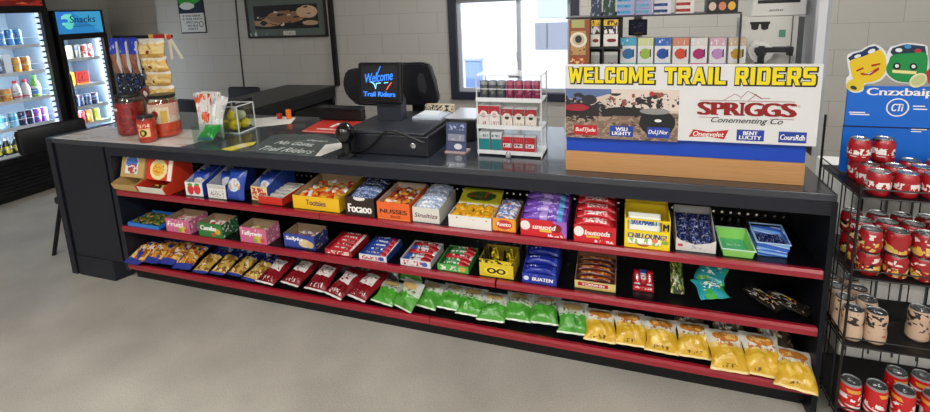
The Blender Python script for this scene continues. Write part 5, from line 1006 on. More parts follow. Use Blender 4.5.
# wall notice
nx0, nx1, nz0, nz1 = -5.055, -4.665, 1.50, 2.02
t = thing('wall_notice', 'small rectangular wall notice, green picture above white lettering panel', 'notice', ((nx0+nx1)/2, YW-.012, nz0)); w = (nx1-nx0)/2
MB().box(-w, w, 0, .011, 0, nz1-nz0, .004).build('plate', mat('#1a1d22', .5), t)
MB().box(-w+.012, w-.012, -.0012, -.0002, .015, .235).build('white_panel', mat('#d2d4d2', .5), t)
MB().box(-w+.012, w-.012, -.0012, -.0002, .24, nz1-nz0-.012).build('picture_panel', graphic('notice_pic', '#16243a', [('enoise', .4, .62, .45, .34, .7, '#2f9a3c'), ('enoise', .35, .3, .3, .16, .7, '#d9dcd4'), ('enoise', .75, .6, .2, .16, .6, '#3aa84a')]), t)
for s, z, wd in (('IF YOU DRINK', .205, .27), ('A TRAIL MUCH', .168, .29), ('SPECIAL', .13, .2), ('NO BUS', .09, .16), ('PARTY', .052, .15)): text(s, TXTK, t, (.0, -.0014, z), wd, .024, bold=.03)
b = MB(); b.X = Matrix.Translation((.13, -.0014, .105)) @ Matrix.Rotation(PI/2, 4, 'X'); b.lathe([(.026, 0), (.034, 0), (.034, .001), (.026, .001), (.026, 0)], 18, caps=False); b.build('ring_mark', TXTK, t)
# long black work table running to the wall
t = thing('work_table', 'long black topped work table running back to the block wall', 'table', (-3.27, 1.8, 0))
TB = mat('#17181c', .35, spec=.5)
MB().box(-.33, .30, -.60, .63, .872, .90, .004).build('tabletop', TB, t)
b = MB(); b.box(.262, .294, -.58, .62, .77, .871); b.box(-.32, .262, -.59, -.56, .77, .871); b.box(-.32, -.29, -.56, .62, .77, .871); b.build('apron', mat('#0e1018', .45), t)
for x in (-.30, .25):
    for y in (-.56, .57): MB().box(x, x+.04, y, y+.04, 0, .769).build('leg', BLK2, t)
MB().box(-.28, .24, .0, .60, .30, .74).build('cupboard', mat('#0c0c10', .5), t)
lay_ = thing('flat_case', 'flat black case lying on the near end of the long work table', 'case', (-3.42, 1.42, .9006), .15); MB().box(-.14, .12, -.15, .15, 0, .022, .005).build('case_body', mat('#22242c', .4), lay_); MB().box(.10, .125, -.1, -.04, .004, .018).build('label', mat('#b9bcc4', .5), lay_)
def chair(label, x, y, rz, zb0, zb1, wd, seat=.46, name='chair', splay=.03, sw=None, sd=.2):
    t = thing(name, label, 'chair', (x, y, 0), rz); sw = sw or wd/2; lx, ly_ = sw-.03, sd-.03
    MB().box(-sw, sw, -sd, sd, seat-.06, seat, .02).build('seat', mat('#141417', .5), t)
    b = MB(); b.X = Matrix.Translation((0, .2, 0)) @ Matrix.Rotation(-.08, 4, 'X'); b.box(-wd/2, wd/2, -.02, .03, zb0, zb1, .03); b.build('backrest', mat('#16171b', .42), t, True)
    for sx_ in (-1, 1):
        xs_ = .1+sx_*.05 if name == 'bar_chair' else sx_*(wd/2-.03)
        b = MB(); b.tube([(xs_, sd-.01, seat-.03), (xs_, .215, zb0+.06)], .012, 8); b.build('back_strut', BLK2, t, True)
        for sy_ in (-1, 1): MB().tube([(sx_*lx, sy_*ly_, seat-.05), (sx_*(lx+splay), sy_*(ly_+splay), 0)], .014, 8).build('leg', BLK2, t, True)
    return t
chair('black padded chair at the left end of the counter by the coolers', -3.765, .335, PI/2, .76, .95, .46, .44, 'bar_chair', .07, .155, .15)
p = at(235, 96, 1, 2.12); chair('black chair whose backrest shows behind the lemons, by the work table', p.x, 2.0, .05, .62, p.z+.08, .42)
p = at(184, 107, 1, 1.3); chair('black chair half hidden behind the treat bags and jars', p.x, 1.1, -.1, .6, p.z+.06, .44)
# office chair behind the register
t = thing('office_chair', 'black office chair with a rounded mesh back, left of the touch screen', 'chair', (-1.63, 1.28, 0), 0)
MB().box(-.23, .23, -.24, .22, .44, .52, .03).build('seat', mat('#131316', .5), t, True)
pts = []
for q_ in ((357, 105), (347, 96), (343.5, 88), (343, 80), (346, 71), (352, 68.5), (366, 67.5), (385, 69), (389, 80), (387, 95), (378, 106)): p = at(q_[0], q_[1], 1, 1.02); pts.append((p.x+1.63, p.z))
b = MB(); b.prism(pts, 'y', -.27, -.235); bmesh.ops.bevel(b.bm, geom=[e for e in b.bm.edges], offset=.012, segments=2, affect='EDGES'); b.build('backrest', mat('#121218', .55), t, True)
MB().tube([(0, -.23, .75), (0, -.25, .55), (0, -.1, .43)], .02, 8).build('back_strut', BLK2, t, True)
MB().tube([(0, 0, .08), (0, 0, .44)], .025, 10).build('gas_column', BLK2, t, True)
for k in range(5):
    a = k*2*PI/5; MB().tube([(0, 0, .09), (.27*math.cos(a), .27*math.sin(a), .06)], .02, 8).build('base_leg', BLK2, t, True); MB().ball((.28*math.cos(a), .28*math.sin(a), .028), .028).build('caster', BLK2, t, True)

# ================================================================ COOLERS
FBK = mat('#0a0a0d', .4); SILL = mat('#93a3b2', .5)
XF = -5.55
def cooler(name, label, y0, y1, H, zs0, zs1, gz0, gz1, art, shelves, sy0, sy1, lett):
    t = thing(name, label, 'drinks cooler', (-5.9, (y0+y1)/2, 0)); cy = (y0+y1)/2
    def bx(nm, x0, x1, ya, yb, za, zb, mt, bev=0, par=None):
        o = MB().box(x0+5.9, x1+5.9, ya-cy, yb-cy, za, zb, bev).build(nm, mt, par or t); return o
    bx('side_panel', -6.2, XF-.06, y0, y0+.03, 0, H, FBK); bx('side_panel', -6.2, XF-.06, y1-.03, y1, 0, H, FBK)
    bx('back_panel', -6.2, -6.17, y0+.03, y1-.03, 0, H, FBK); bx('top_panel', -6.17, XF-.06, y0+.03, y1-.03, H-.03, H, FBK)
    bx('liner', -6.169, -6.16, y0+.031, y1-.031, gz0-.05, gz1+.04, SILL); bx('liner', -6.159, XF-.07, y0+.031, y0+.036, gz0-.05, gz1+.04, SILL); bx('liner', -6.159, XF-.07, y1-.036, y1-.031, gz0-.05, gz1+.04, SILL)
    bx('floor_liner', -6.159, XF-.07, y0+.037, y1-.037, gz0-.06, gz0-.05, SILL); bx('ceiling_liner', -6.159, XF-.07, y0+.037, y1-.037, gz1+.03, gz1+.04, SILL)
    # grille
    g = bx('base_grille', XF-.06, XF-.02, y0, y1, .04, gz0-.06, FBK); b = MB(); n = 7
    for i in range(n):
        z = .07+i*(gz0-.16)/n; b.box(XF-.02+5.9, XF-.004+5.9, y0-cy+.02, y1-cy-.02, z, z+.018)
    b.build('grille_slats', mat('#16171b', .35), g)
    bx('toe_kick', -6.17, XF-.05, y0+.03, y1-.03, 0, .04, FBK)
    # door frame and pane
    d = thing_part = MB(); fw = .05
    d.box(XF-.05+5.9, XF+5.9, y0-cy, sy0-cy, gz0-.05, gz1+.05); d.box(XF-.05+5.9, XF+5.9, sy1-cy, y1-cy, gz0-.05, gz1+.05)
    d.box(XF-.05+5.9, XF+5.9, sy0-cy, sy1-cy, gz0-.05, gz0); d.box(XF-.05+5.9, XF+5.9, sy0-cy, sy1-cy, gz1, gz1+.05)
    dr = d.build('door_frame', FBK, t); bx('pane', XF-.03, XF-.025, sy0, sy1, gz0, gz1, clear('cooler_pane', refl=.03), 0, dr)
    MB().tube([(XF+.03+5.9, y0-cy+.03, gz0+.45), (XF+.03+5.9, y0-cy+.03, gz0+.85)], .012, 8).build('handle', mat('#1c1d22', .3), dr, True)
    # lit strip at the far jamb
    LED = graphic('led_strip', '#dff0ff', [('bars', 0, 0, 1, 1, 0, 24, .36, '#101418')], 'yz', .5, emit=1.0)
    bx('led_strip', XF-.068, XF-.055, sy1-.02, sy1+.004, gz0, gz1, LED); bx('led_strip', XF-.068, XF-.055, sy0-.004, sy0+.01, gz0, gz1, LED)
    # header
    h = bx('header', XF-.06, XF-.012, y0, y1, zs0-.02, H, FBK)
    s = bx('sign_panel', XF-.0118, XF-.006, y0+.025, y1-.03, zs0, min(zs1, H-.015), art, 0, h); lett(s, cy)
    for z in shelves:
        q_ = bx('shelf', -6.15, XF-.075, y0+.037, y1-.037, z-.012, z, mat('#c9d4de', .4)); bx('price_rail', XF-.0745, XF-.071, y0+.037, y1-.037, z-.022, z+.012, mat('#e2eaf2', .4), 0, q_)
        if len(shelves) > 4: MB().tube([(XF-.073+5.9, y0-cy+.04, z+.075), (XF-.073+5.9, y1-cy-.04, z+.075)], .003, 6).build('guard_rail', mat('#dfe8f0', .4), q_)
    for yy, sg in ((sy1-.014, -1), (sy0+.012, 1)):      # the vertical lamp strips inside both door jambs
        li = D.lights.new('cooler_lamp', 'AREA'); li.shape = 'RECTANGLE'; li.size = .012; li.size_y = gz1-gz0; li.energy = 13 if y1-y0 > .6 else 10; li.color = (.82, .92, 1)
        lo = D.objects.new('cooler_lamp', li); COL.objects.link(lo); lo.location = (XF-.078, yy, (gz0+gz1)/2)
        lo.rotation_euler = Vector((-1, sg*1.1, 0)).to_track_quat('-Z', 'Y').to_euler()
    return t
A_R = graphic('header_red', '#6a120e', [('noise', 0, 0, 1, 1, 3, 4, .5, '#a8301c'), ('noise', .2, .1, .9, .9, 4, 4, .6, '#d8603a'), ('noise', 0, 0, 1, 1, 3, 3, .62, '#3a0a0a')], 'yz', .4, emit=.35)
A_B = graphic('header_blue', '#2a80bf', [('half', 1, .6, .95, '#3a98c8'), ('enoise', .24, .6, .12, .4, .8, '#5fd0c4'), ('noise', 0, 0, .45, 1, 3, 3, .6, '#2f6fd0'), ('noise', .1, .2, .4, .9, 4, 4, .62, '#7fe0d0')], 'yz', .4, emit=.75)
def lett_b(s, cy):
    a = -5.9
    text('Snacks', mat('#123a6a', .4), s, (XF-.0055+5.9, 1.68-cy, 1.715), .26, .075, (PI/2, 0, PI/2), shear=.15, bold=.01)
    MB().box(XF-.0062+5.9, XF-.0055+5.9, 1.57-cy, 1.80-cy, 1.638, 1.643).build('underline', mat('#123a6a', .4), s); MB().box(XF-.0062+5.9, XF-.0055+5.9, 1.60-cy, 1.76-cy, 1.653, 1.657).build('underline', mat('#2a5a8a', .4), s)
S1 = [.432, .689, .949, 1.216, 1.477]; S2 = [.30, .575, .764, 1.0, 1.29]
cooler('drinks_cooler', 'wide black upright drinks cooler with a red lit header, at the far left', .50, 1.36, 2.08, 1.86, 2.05, .42, 1.79, A_R, S1, .55, 1.30, lambda s, c: None)
cooler('drinks_cooler', 'narrow black upright cooler with a blue lit Snacks header', 1.405, 1.905, 1.81, 1.565, 1.795, .30, 1.505, A_B, S2[1:], 1.455, 1.862, lett_b)
def canmesh(nm, r, h, body, lidm):
    b = MB(); b.mi = 0; b.lathe([(r*.8, 0), (r, h*.05), (r, h*.9), (r*.84, h*.98)], 16, caps=False); b.mi = 1; b.lathe([(r*.84, h*.98), (r*.84, h), (r*.76, h), (r*.74, h*.985), (0, h*.985)], 16, caps=False); return b.mesh(nm, [body, lidm], True)
LIDM = mat('#b9bec4', .3, .8)
def cyl(nm, base, *ly): return graphic(nm, base, list(ly), 'cyl', .3)
C_BLU = cyl('can_blue', '#3f86c4', ('noise', 0, .1, 1, .9, 5, 4, .55, '#c9dcea'), ('noise', 0, 0, 1, 1, 6, 6, .64, '#1c3a70'))
C_WHT = cyl('can_white', '#c9d2da', ('noise', 0, .1, 1, .9, 5, 4, .56, '#3a4a6a'))
C_GLD = cyl('can_gold', '#d09a3a', ('noise', 0, .1, 1, .9, 5, 4, .56, '#b8602c'), ('noise', 0, 0, 1, 1, 6, 6, .63, '#f0e0c0'), ('rect', 0, .84, 1, 1, '#c98a5a'))
C_DKB = cyl('can_darkblue', '#1f2a4a', ('noise', 0, .1, 1, .9, 5, 4, .56, '#8aa0c8'), ('noise', 0, 0, 1, 1, 6, 6, .64, '#b0303a'))
C_LTB = cyl('can_lightblue', '#7fb4d4', ('noise', 0, .1, 1, .9, 5, 4, .56, '#d4e4ec'), ('rect', 0, .45, 1, .75, '#3f9ac4'))
C_PUR = cyl('can_purple', '#7a5ac0', ('noise', 0, .1, 1, .9, 5, 4, .55, '#d05a9a'), ('noise', 0, 0, 1, 1, 6, 6, .6, '#7fc0e0'))
C_RED = cyl('can_red', '#a82a34', ('noise', 0, .1, 1, .9, 4, 6, .58, '#d9c0c0')); C_TAN = cyl('can_tan', '#b0a488', ('noise', 0, .1, 1, .9, 5, 4, .56, '#8a7a5a'))
C_RW = cyl('can_redwhite', '#cfc4c4', ('noise', 0, .1, 1, .9, 4, 4, .5, '#b83a3a')); C_LIM = cyl('can_lime', '#b4c83a', ('noise', 0, .1, 1, .9, 5, 4, .56, '#dfe6a0')); C_BR = cyl('can_brownblue', '#8a8474', ('noise', 0, .1, 1, .9, 5, 4, .54, '#4a6aa0'))
C_TRU = cyl('can_trueblue', '#2a62c0', ('noise', 0, .1, 1, .9, 5, 4, .6, '#a9c4ea'))
def btl(nm, r, h, body, cap, labm):
    b = MB(); b.mi = 0; b.lathe([(r*.85, 0), (r, h*.05), (r, h*.58), (r*.75, h*.7), (r*.45, h*.8), (r*.42, h*.86)], 16, caps=False); b.mi = 1; b.lathe([(r*.5, h*.86), (r*.5, h), (0, h)], 12)
    b.mi = 2; b.lathe([(r*1.02, h*.12), (r*1.02, h*.52)], 16, caps=False); return b.mesh(nm, [body, cap, labm], True)
_cm = {}
def fcan(kind, y, z, r, h, label, grp, cat='can', x=-5.70, name='drink_can'):
    k = (kind.name, r, h)
    if k not in _cm: _cm[k] = canmesh(name, r, h, kind, LIDM)
    return tag(link(name, _cm[k], None, (x, y, z+.0008)), label, cat, grp)
def yz(px, py): return at(px, py, 0, -5.66).y
LP = ['leftmost', 'second from the left', 'third from the left', 'fourth from the left', 'fifth from the left', 'sixth from the left', 'seventh from the left']
def row(kinds, ys, z, r, h, cooler_nm, shelf_nm, colours, grp):
    for i, (kd, y) in enumerate(zip(kinds, ys)): fcan(kd, y, z, r, h, f'{colours[i]} can on the {shelf_nm} shelf of the {cooler_nm} cooler, {LP[i]}', grp)
row([C_BLU]*5, [.865, .935, 1.005, 1.075, 1.145], S1[4], .031, .16, 'wide', 'top', ['blue']*5, 'cans on the wide cooler top shelf')
row([C_DKB, C_DKB], [.86, .93], S1[3], .034, .15, 'wide', 'second', ['dark blue']*2, 'dark cans on the second shelf'); 
for i, y in enumerate((1.085, 1.165)): fcan(C_GLD, y, S1[3], .036, .15, f'gold can on the second shelf of the wide cooler, {["left","right"][i]} one', 'gold cans on the second shelf')
t = thing('drink_carton', 'tall white carton on the second shelf of the wide cooler', 'carton', (-5.70, 1.005, S1[3]+.0008)); MB().box(-.035, .03, -.03, .03, 0, .18).build('carton_body', mat('#d2d8de', .5), t)
for i, (y, c, nm) in enumerate([(.862, C_GLD, 'gold'), (.955, C_GLD, 'gold orange')]): fcan(c, y, S1[2], .042, .125, f'{nm} can on the middle shelf of the wide cooler, {LP[i]}', 'gold cans on the middle shelf')
LW = graphic('btl_label', '#dcdcdc', [('noise', 0, 0, 1, 1, 5, 5, .56, '#9aa0b4'), ('rect', 0, 0, 1, .2, '#c04050')], 'cyl')
RB = btl('bottle', .036, .19, mat('#d8d2d4', .3), mat('#c0283a', .4), LW); GB = btl('bottle', .04, .22, mat('#6aa84a', .3), mat('#5ac04a', .4), graphic('btl_label2', '#dfe0dc', [('rect', 0, 0, 1, .4, '#3a7ac0'), ('rect', 0, .0, 1, .14, '#d9c23a')], 'cyl'))
for i, y in enumerate((1.04, 1.12)): tag(link('drink_bottle', RB, None, (-5.70, y, S1[2]+.0008)), f'red capped white bottle on the middle shelf of the wide cooler, {["left","right"][i]} one', 'bottle', 'red capped bottles')
tag(link('drink_bottle', GB, None, (-5.70, 1.208, S1[2]+.0008)), 'green capped bottle at the right end of the middle cooler shelf', 'bottle')
row([C_LTB, C_LTB, C_DKB, C_DKB, C_PUR, C_PUR], [.885, .965, 1.045, 1.11, 1.172, 1.235], S1[1], .031, .145, 'wide', 'fourth', ['light blue']*2+['dark blue']*2+['purple pink']*2, 'cans on the wide cooler fourth shelf')
DB = btl('bottle', .034, .17, mat('#23241c', .25), mat('#c9c9c9', .4), graphic('btl_label3', '#b4a83a', [('noise', 0, 0, 1, 1, 5, 5, .54, '#2a2a20')], 'cyl'))
for i, y in enumerate((.80, .875, .95, 1.025)): tag(link('drink_bottle', DB, None, (-5.70, y, S1[0]+.0008)), f'dark yellow labelled bottle on the wide cooler lowest shelf, {LP[i]}', 'bottle', 'dark bottles on the lowest shelf')
row([C_TRU, C_TAN, C_BR, C_RW, C_RW], [1.50, 1.58, 1.655, 1.725, 1.785], S2[4], .032, .15, 'narrow', 'top', ['blue', 'tan', 'brown blue', 'red and white', 'red and white'], 'cans on the narrow cooler top shelf')
row([C_DKB]*4, [1.515, 1.595, 1.675, 1.75], S2[2], .035, .13, 'narrow', 'third', ['navy and red']*4, 'cans on the narrow cooler third shelf')
row([C_TRU, C_RED, C_GLD, C_LIM], [1.50, 1.578, 1.655, 1.735], S2[1], .035, .145, 'narrow', 'lowest visible', ['blue', 'red', 'gold', 'lime green'], 'cans on the narrow cooler lowest shelf')
for i, (y, c, nm, w) in enumerate([(1.485, graphic('pk_green', '#3aa47a', [('noise', 0, 0, 1, 1, 4, 5, .52, '#d9c84a'), ('noise', 0, 0, 1, 1, 4, 5, .62, '#c0403a')], 'yz'), 'green and yellow', .055), (1.545, graphic('pk_yel', '#d9b03a', [('noise', 0, 0, 1, 1, 4, 5, .54, '#c06a2a')], 'yz'), 'yellow', .055), (1.65, graphic('pk_red', '#b02a24', [('noise', .1, .3, .9, .9, 5, 5, .56, '#6a1418'), ('rect', 0, 0, 1, .15, '#d9a04a')], 'yz'), 'large red', .13)]):
    t = thing('snack_box', f'{nm} box on the second shelf of the narrow cooler', 'box', (-5.70, y, S2[3]+.0008)); MB().box(-.03, .03, -w/2, w/2, 0, .15, .003).build('box_body', c, t)
# ================================================================ WIRE RACK AT THE RIGHT
RX0, RX1, RY0, RY1 = .762, 1.50, -.10, .25
RZ = [.14, .425, .69, .985]
t = rk = thing('wire_rack', 'black wire rack of cans with a blue header board, right of the counter', 'wire rack', ((RX0+RX1)/2, (RY0+RY1)/2, 0)); ox, oy = (RX0+RX1)/2, (RY0+RY1)/2
WIRE = mat('#0c0c0f', .35)
def rl(x, y, z): return (x-ox, y-oy, z)
for x in (RX0, RX1):
    for y, zt in ((RY0, 1.03), (RY1, 1.19)): MB().tube([rl(x, y, 0), rl(x, y, zt)], .0045, 8).build('upright', WIRE, rk, True)
for z in RZ:
    s = MB().box(RX0-ox+.007, RX1-ox-.007, RY0-oy+.004, RY1-oy-.004, z-.006, z-.0005).build('shelf', mat('#111114', .45), rk)
    b = MB(); zz = z+.028
    for a, c in ((rl(RX0, RY0, zz), rl(RX1, RY0, zz)), (rl(RX0, RY0, z-.004), rl(RX1, RY0, z-.004)), (rl(RX0, RY0, zz), rl(RX0, RY1, zz)), (rl(RX0, RY0, z-.004), rl(RX0, RY1, z-.004)), (rl(RX0, RY1, z-.004), rl(RX1, RY1, z-.004)), (rl(RX1, RY0, zz), rl(RX1, RY1, zz))): b.tube([a, c], .0026, 6)
    b.build('shelf_rail', WIRE, s, True)
b = MB()
for i in range(4): y = RY0+(RY1-RY0)*(i+.6)/4; b.tube([rl(RX0, y, .12), rl(RX0, y, .985)], .0022, 6)
b.build('side_grid', WIRE, rk, True)
b = MB()
for i in range(12): x = RX0+(RX1-RX0)*(i+.5)/12; b.tube([rl(x, RY1, .12), rl(x, RY1, .985)], .0022, 6)
b.build('back_grid', WIRE, rk, True)
b = MB(); b.tube([rl(.825, .06, 1.06), rl(.825, .055, 1.135), rl(.845, .05, 1.15), rl(.88, .045, 1.135), rl(.905, .04, 1.10)], .004, 6); b.build('hook', WIRE, rk, True)
# header boards
BLUE = mat('#1368d0', .45)
by = .155
t = hd = thing('header_board', 'bright blue header board with cartoon can shapes and white lettering above the rack', 'header board', (1.15, by, .99))
MB().box(-.36, .36, 0, .008, .0, .178).build('lower_panel', BLUE, t)
MB().box(-.36, .36, -.0045, .009, .1785, .1815).build('fold_line', BLK2, t)
MB().box(-.36, .36, -.004, .004, .182, .333).build('upper_panel', BLUE, t)
def hb(px, py): p = at(px, py, 1, by-.005); return p.x-1.15, p.z-.99
def cut(pxs, mt, par, y0=-.009, y1=-.0045, nm='cutout'):
    if len(pxs) > 9 and len(pxs) < 17 and nm in ('cutout', 'can_body', 'can_top'):      # rounded outline
        n = len(pxs); out = []
        for i in range(n):
            a, b2, c2, d2 = [Vector(pxs[(i+k-1) % n]) for k in range(4)]
            for k in range(4):
                t_ = k/4; out.append(tuple(.5*((2*b2)+(c2-a)*t_+(2*a-5*b2+4*c2-d2)*t_**2+(3*b2-a-3*c2+d2)*t_**3)))
        pxs = out
    b = MB(); b.prism([hb(*p) for p in pxs], 'y', y0, y1); return b.build(nm, mt, par)
WHT2 = mat('#dfe3e8', .5)
def oval(cx, cy, rx, ry, n=20, rot=0): return [(cx+rx*math.cos(a)*math.cos(rot)-ry*math.sin(a)*math.sin(rot), cy+rx*math.cos(a)*math.sin(rot)+ry*math.sin(a)*math.cos(rot)) for a in [2*PI*i/n for i in range(n)]]
DKN = mat('#13285a', .5)
yo = cut([(846.5, 57), (852, 52.5), (860, 50.5), (868, 46), (876, 44.5), (885, 52), (887, 70), (882, 79), (873, 83), (865, 84), (862, 91), (853, 92.5), (846, 87), (846, 78), (849, 74)], WHT2, hd, -.0085, -.0045)
cut([(847.5, 58), (853, 53.5), (861, 51.5), (868.5, 47), (875, 45.8), (879, 49), (866, 57), (850, 61)], DKN, yo, -.0095, -.0086, 'can_top')
cut([(850, 60.5), (862, 56.5), (874, 51.5), (879.5, 50), (884.5, 56), (885.5, 68), (881, 77), (872, 81.5), (860, 82.5), (853, 79), (850.5, 70)], mat('#e0bf22', .5), yo, -.0098, -.0087, 'can_body')
cut(oval(855, 85, 9, 6.2), mat('#dfc432', .5), yo, -.0099, -.0088, 'arm')
cut(oval(853, 87.5, 3.4, 1.9, 14, .3), mat('#1d3a34', .5), yo, -.0106, -.01, 'detail')
for a in ([(855.5, 70), (862.5, 67), (863, 68.6), (856, 71.6)], [(870.5, 64.5), (879.5, 62.8), (879.8, 64.4), (871, 66.6)], [(859.5, 72.5), (867, 73), (878, 67), (878.5, 69.5), (870, 75), (861, 74.8)]): cut(a, mat('#a02418', .5), yo, -.0108, -.0099, 'mark')
cut([(862, 72.8), (867, 73.2), (873, 70.6), (868, 73.9)], WHT2, yo, -.0113, -.0109, 'mark')
for a in (oval(857, 56, 3.5, 1.6, 12, -.3), oval(871, 51, 4, 2, 12, -.4)): cut(a, WHT2, yo, -.0104, -.0096, 'detail')
gr = cut([(884, 62), (889, 48), (896, 45.5), (906, 43), (925, 45), (927, 52), (928, 68), (924, 80), (912, 83), (896, 82), (886, 75), (883.5, 68)], WHT2, hd, -.0095, -.0055)
cut([(889.5, 52), (892, 48), (897, 46.3), (906, 44), (924, 46), (925.5, 53), (908, 54), (893, 56)], mat('#16344a', .5), gr, -.0105, -.0096, 'can_top')
cut([(892, 55), (910, 53), (925, 53), (926.5, 66), (923, 79), (912, 82), (897, 81), (887.5, 74.5), (885.5, 68), (888, 62)], mat('#168a44', .5), gr, -.0106, -.0097, 'can_body')
for cx_, cy_ in ((896, 66), (912.5, 66.5)): cut(oval(cx_, cy_, 4, 3.6), mat('#101a14', .5), gr, -.0113, -.0107, 'eye'); cut(oval(cx_, cy_-.3, 2, 1.8, 12), WHT2, gr, -.0119, -.0114, 'eye')
cut([(891, 69.5), (915.5, 71), (915, 74), (891.5, 72.5)], mat('#e6dc9a', .5), gr, -.0121, -.0115, 'mark')
for cx_, cy_, c_ in ((898, 50, '#dfe3e8'), (907, 46.5, '#3a8ad0'), (917, 50.5, '#b02a34')): cut(oval(cx_, cy_, 3.5, 2, 12), mat(c_, .5), gr, -.0113, -.0106, 'detail')
cut(oval(917, 80, 9.5, 6.6, 18, -.5), mat('#d9dbb4', .5), gr, -.0126, -.0122, 'citrus_slice'); cut(oval(917, 80, 7.6, 4.8, 18, -.5), mat('#bfc48a', .5), gr, -.0131, -.0127, 'citrus_slice')
cut([(925, 72), (931, 66), (934, 80), (928, 84)], mat('#c4202c', .5), hd, -.0112, -.0096, 'red_cutout')
a, b_ = hb(867, 92), hb(934, 93)
text('Cnzxbaip', TXTW, hd, ((a[0]+b_[0])/2, -.0055, a[1]-.002), b_[0]-a[0], .036, bold=.05)
c0 = hb(897.5, 107.5); b = MB(); b.X = Matrix.Translation((c0[0], -.0046, c0[1])) @ Matrix.Rotation(PI/2, 4, 'X'); b.lathe([(.030, 0), (.034, 0), (.034, .001), (.030, .001), (.030, 0)], 28, caps=False); b.build('ring', TXTW, hd)
text('CTi', TXTW, hd, (c0[0], -.0046, c0[1]), .034, .028, shear=.2, bold=.03)
for px_, py_, w_ in ((849, 112, .05), (850, 114, .06), (913, 106, .035), (913.5, 109, .04)):
    q_ = hb(px_, py_); MB().box(q_[0], q_[0]+w_, -.0052, -.0042, q_[1]-.0025, q_[1]+.0015).build('small_print', TXTW, hd)
q_ = hb(912, 129.5); MB().box(q_[0], q_[0]+.045, -.0012, -.0002, q_[1]-.002, q_[1]+.002).build('small_print', TXTW, hd); MB().box(q_[0], q_[0]+.03, -.0012, -.0002, q_[1]-.01, q_[1]-.007).build('small_print', TXTW, hd)
# cans
def can(nm, label, x, y, z, grp, proto):
    o = dup(proto); o.location = (x, y, z); return tag(o, label, 'can', grp)
def proto_can(name, prof, topz, rt, art, lidc='#b4b8bc'):
    t = thing(name, 'can', 'can', (0, 0, 0)); MB().lathe(prof, 24, caps=False).build('can_body', art, t, True)
    b = MB(); b.lathe([(rt*1.04, topz-.003), (rt*1.06, topz), (rt*.98, topz+.001), (rt*.93, topz-.003), (0, topz-.003)], 24, caps=False); l = b.build('lid', mat(lidc, .25, .9), t, True)
    b = MB(); b.lathe([(.004, 0), (.009, 0), (.009, .0015), (.004, .0015), (.004, 0)], 12, (0, -.006, topz-.0025), caps=False); b.box(-.006, .006, .002, .014, topz-.0028, topz-.0012); b.build('pull_tab', mat('#d8dadc', .25, .9), l, True)
    return t
R = .0335
ART_S = graphic('can_red_script', '#a31420', [('noise', 0, .34, 1, .62, 18, 4, .49, '#ece6e5'), ('rect', 0, .24, 1, .28, '#e0d6d4'), ('noise', 0, .23, 1, .29, 4, 1, .5, '#a31420'), ('noise', 0, 0, 1, .2, 8, 6, .62, '#7a0c16')], 'cyl', .25, coat=.3)
ART_M = graphic('can_red_medley', '#9c1620', [('noise', 0, .08, 1, .5, 8, 3, .53, '#d9b04a'), ('noise', 0, .1, 1, .5, 9, 4, .58, '#e6cf9a'), ('noise', 0, .4, 1, .6, 9, 3, .58, '#1c1214'), ('noise', 0, .62, 1, .85, 10, 4, .58, '#e2d2cc'), ('noise', 0, 0, 1, .1, 5, 3, .5, '#6a0c14')], 'cyl', .25, coat=.3)
ART_T = graphic('can_tan_print', '#c9ab94', [('noise', 0, .55, 1, .95, 11, 7, .55, '#2a221e'), ('noise', 0, .1, 1, .35, 7, 5, .62, '#a03424'), ('noise', 0, .12, 1, .3, 8, 5, .66, '#e08a4a'), ('noise', 0, .35, 1, .6, 9, 5, .64, '#5a4638'), ('noise', 0, 0, 1, 1, 3, 3, .6, '#c9b094')], 'cyl', .35)
ART_C = graphic('can_red_cola', '#c01a1c', [('bars', 0, .72, 1, .84, 2.0, .6, .45, '#d99a3a'), ('noise', 0, .3, 1, .64, 8, 5, .56, '#efe9e7'), ('bars', 0, .12, 1, .3, 3, 6.0, .4, '#efe9e7'), ('rect', 0, .93, 1, 1, '#8a8d90')], 'cyl', .25, coat=.3)
squat = [(R*.82, 0), (R*1.0, .008), (R*1.04, .03), (R*1.02, .06), (R*.9, .076), (R*.82, .080)]
PS = proto_can('soda_can', squat, .082, R*.82, ART_S); PMd = proto_can('soda_can', squat, .082, R*.82, ART_M)
PT = proto_can('drink_can', [(R*.8, 0), (R, .008), (R*1.02, .04), (R*.92, .062), (R*.98, .085), (R*.97, .105), (R*.84, .117)], .119, R*.84, ART_T)
PC = proto_can('soda_can', [(R*.8, 0), (R, .009), (R, .104), (R*.84, .117)], .119, R*.84, ART_C)
def grid(proto, z, xs, ys, nm, shelf, grp, skip=(), top=None):
    first = True
    rown = ['front', 'second', 'third', 'fourth', 'fifth']; coln = ['left', 'second', 'third', 'fourth', 'fifth', 'sixth', 'seventh']
    for j, y in enumerate(ys):
        for i, x in enumerate(xs):
            if (i, j) in skip: continue
            o = dup(proto); o.location = (x+R_.uniform(-.002, .002), y+R_.uniform(-.002, .002), z); o.rotation_euler = (0, 0, R_.uniform(0, 6.28))
            tag(o, f'{nm}, {shelf}, {rown[j]} row, {"leftmost" if i == 0 else coln[i]+" from left"}', 'can', grp)
xs = [.827+.075*i for i in range(5)]
grid(PS, RZ[3], xs, [-.055, .02, .095], 'squat red script can', 'top rack shelf', 'red cans on the top rack shelf')
for i, (x, y) in enumerate([tuple(at(px_, 160, 2, RZ[3]+.0835))[:2] for px_ in (858, 882)]):
    o = dup(PS); o.location = (x, y, RZ[3]+.0835); o.rotation_euler = (0, 0, 2+i); tag(o, f'squat red script can stacked on top of the others, {["left","right"][i]} one of the pair', 'can', 'stacked red cans')
grid(PMd, RZ[2], xs, [-.055, .02, .095], 'squat red fruit print can', 'second rack shelf lower layer', 'red fruit cans lower layer')
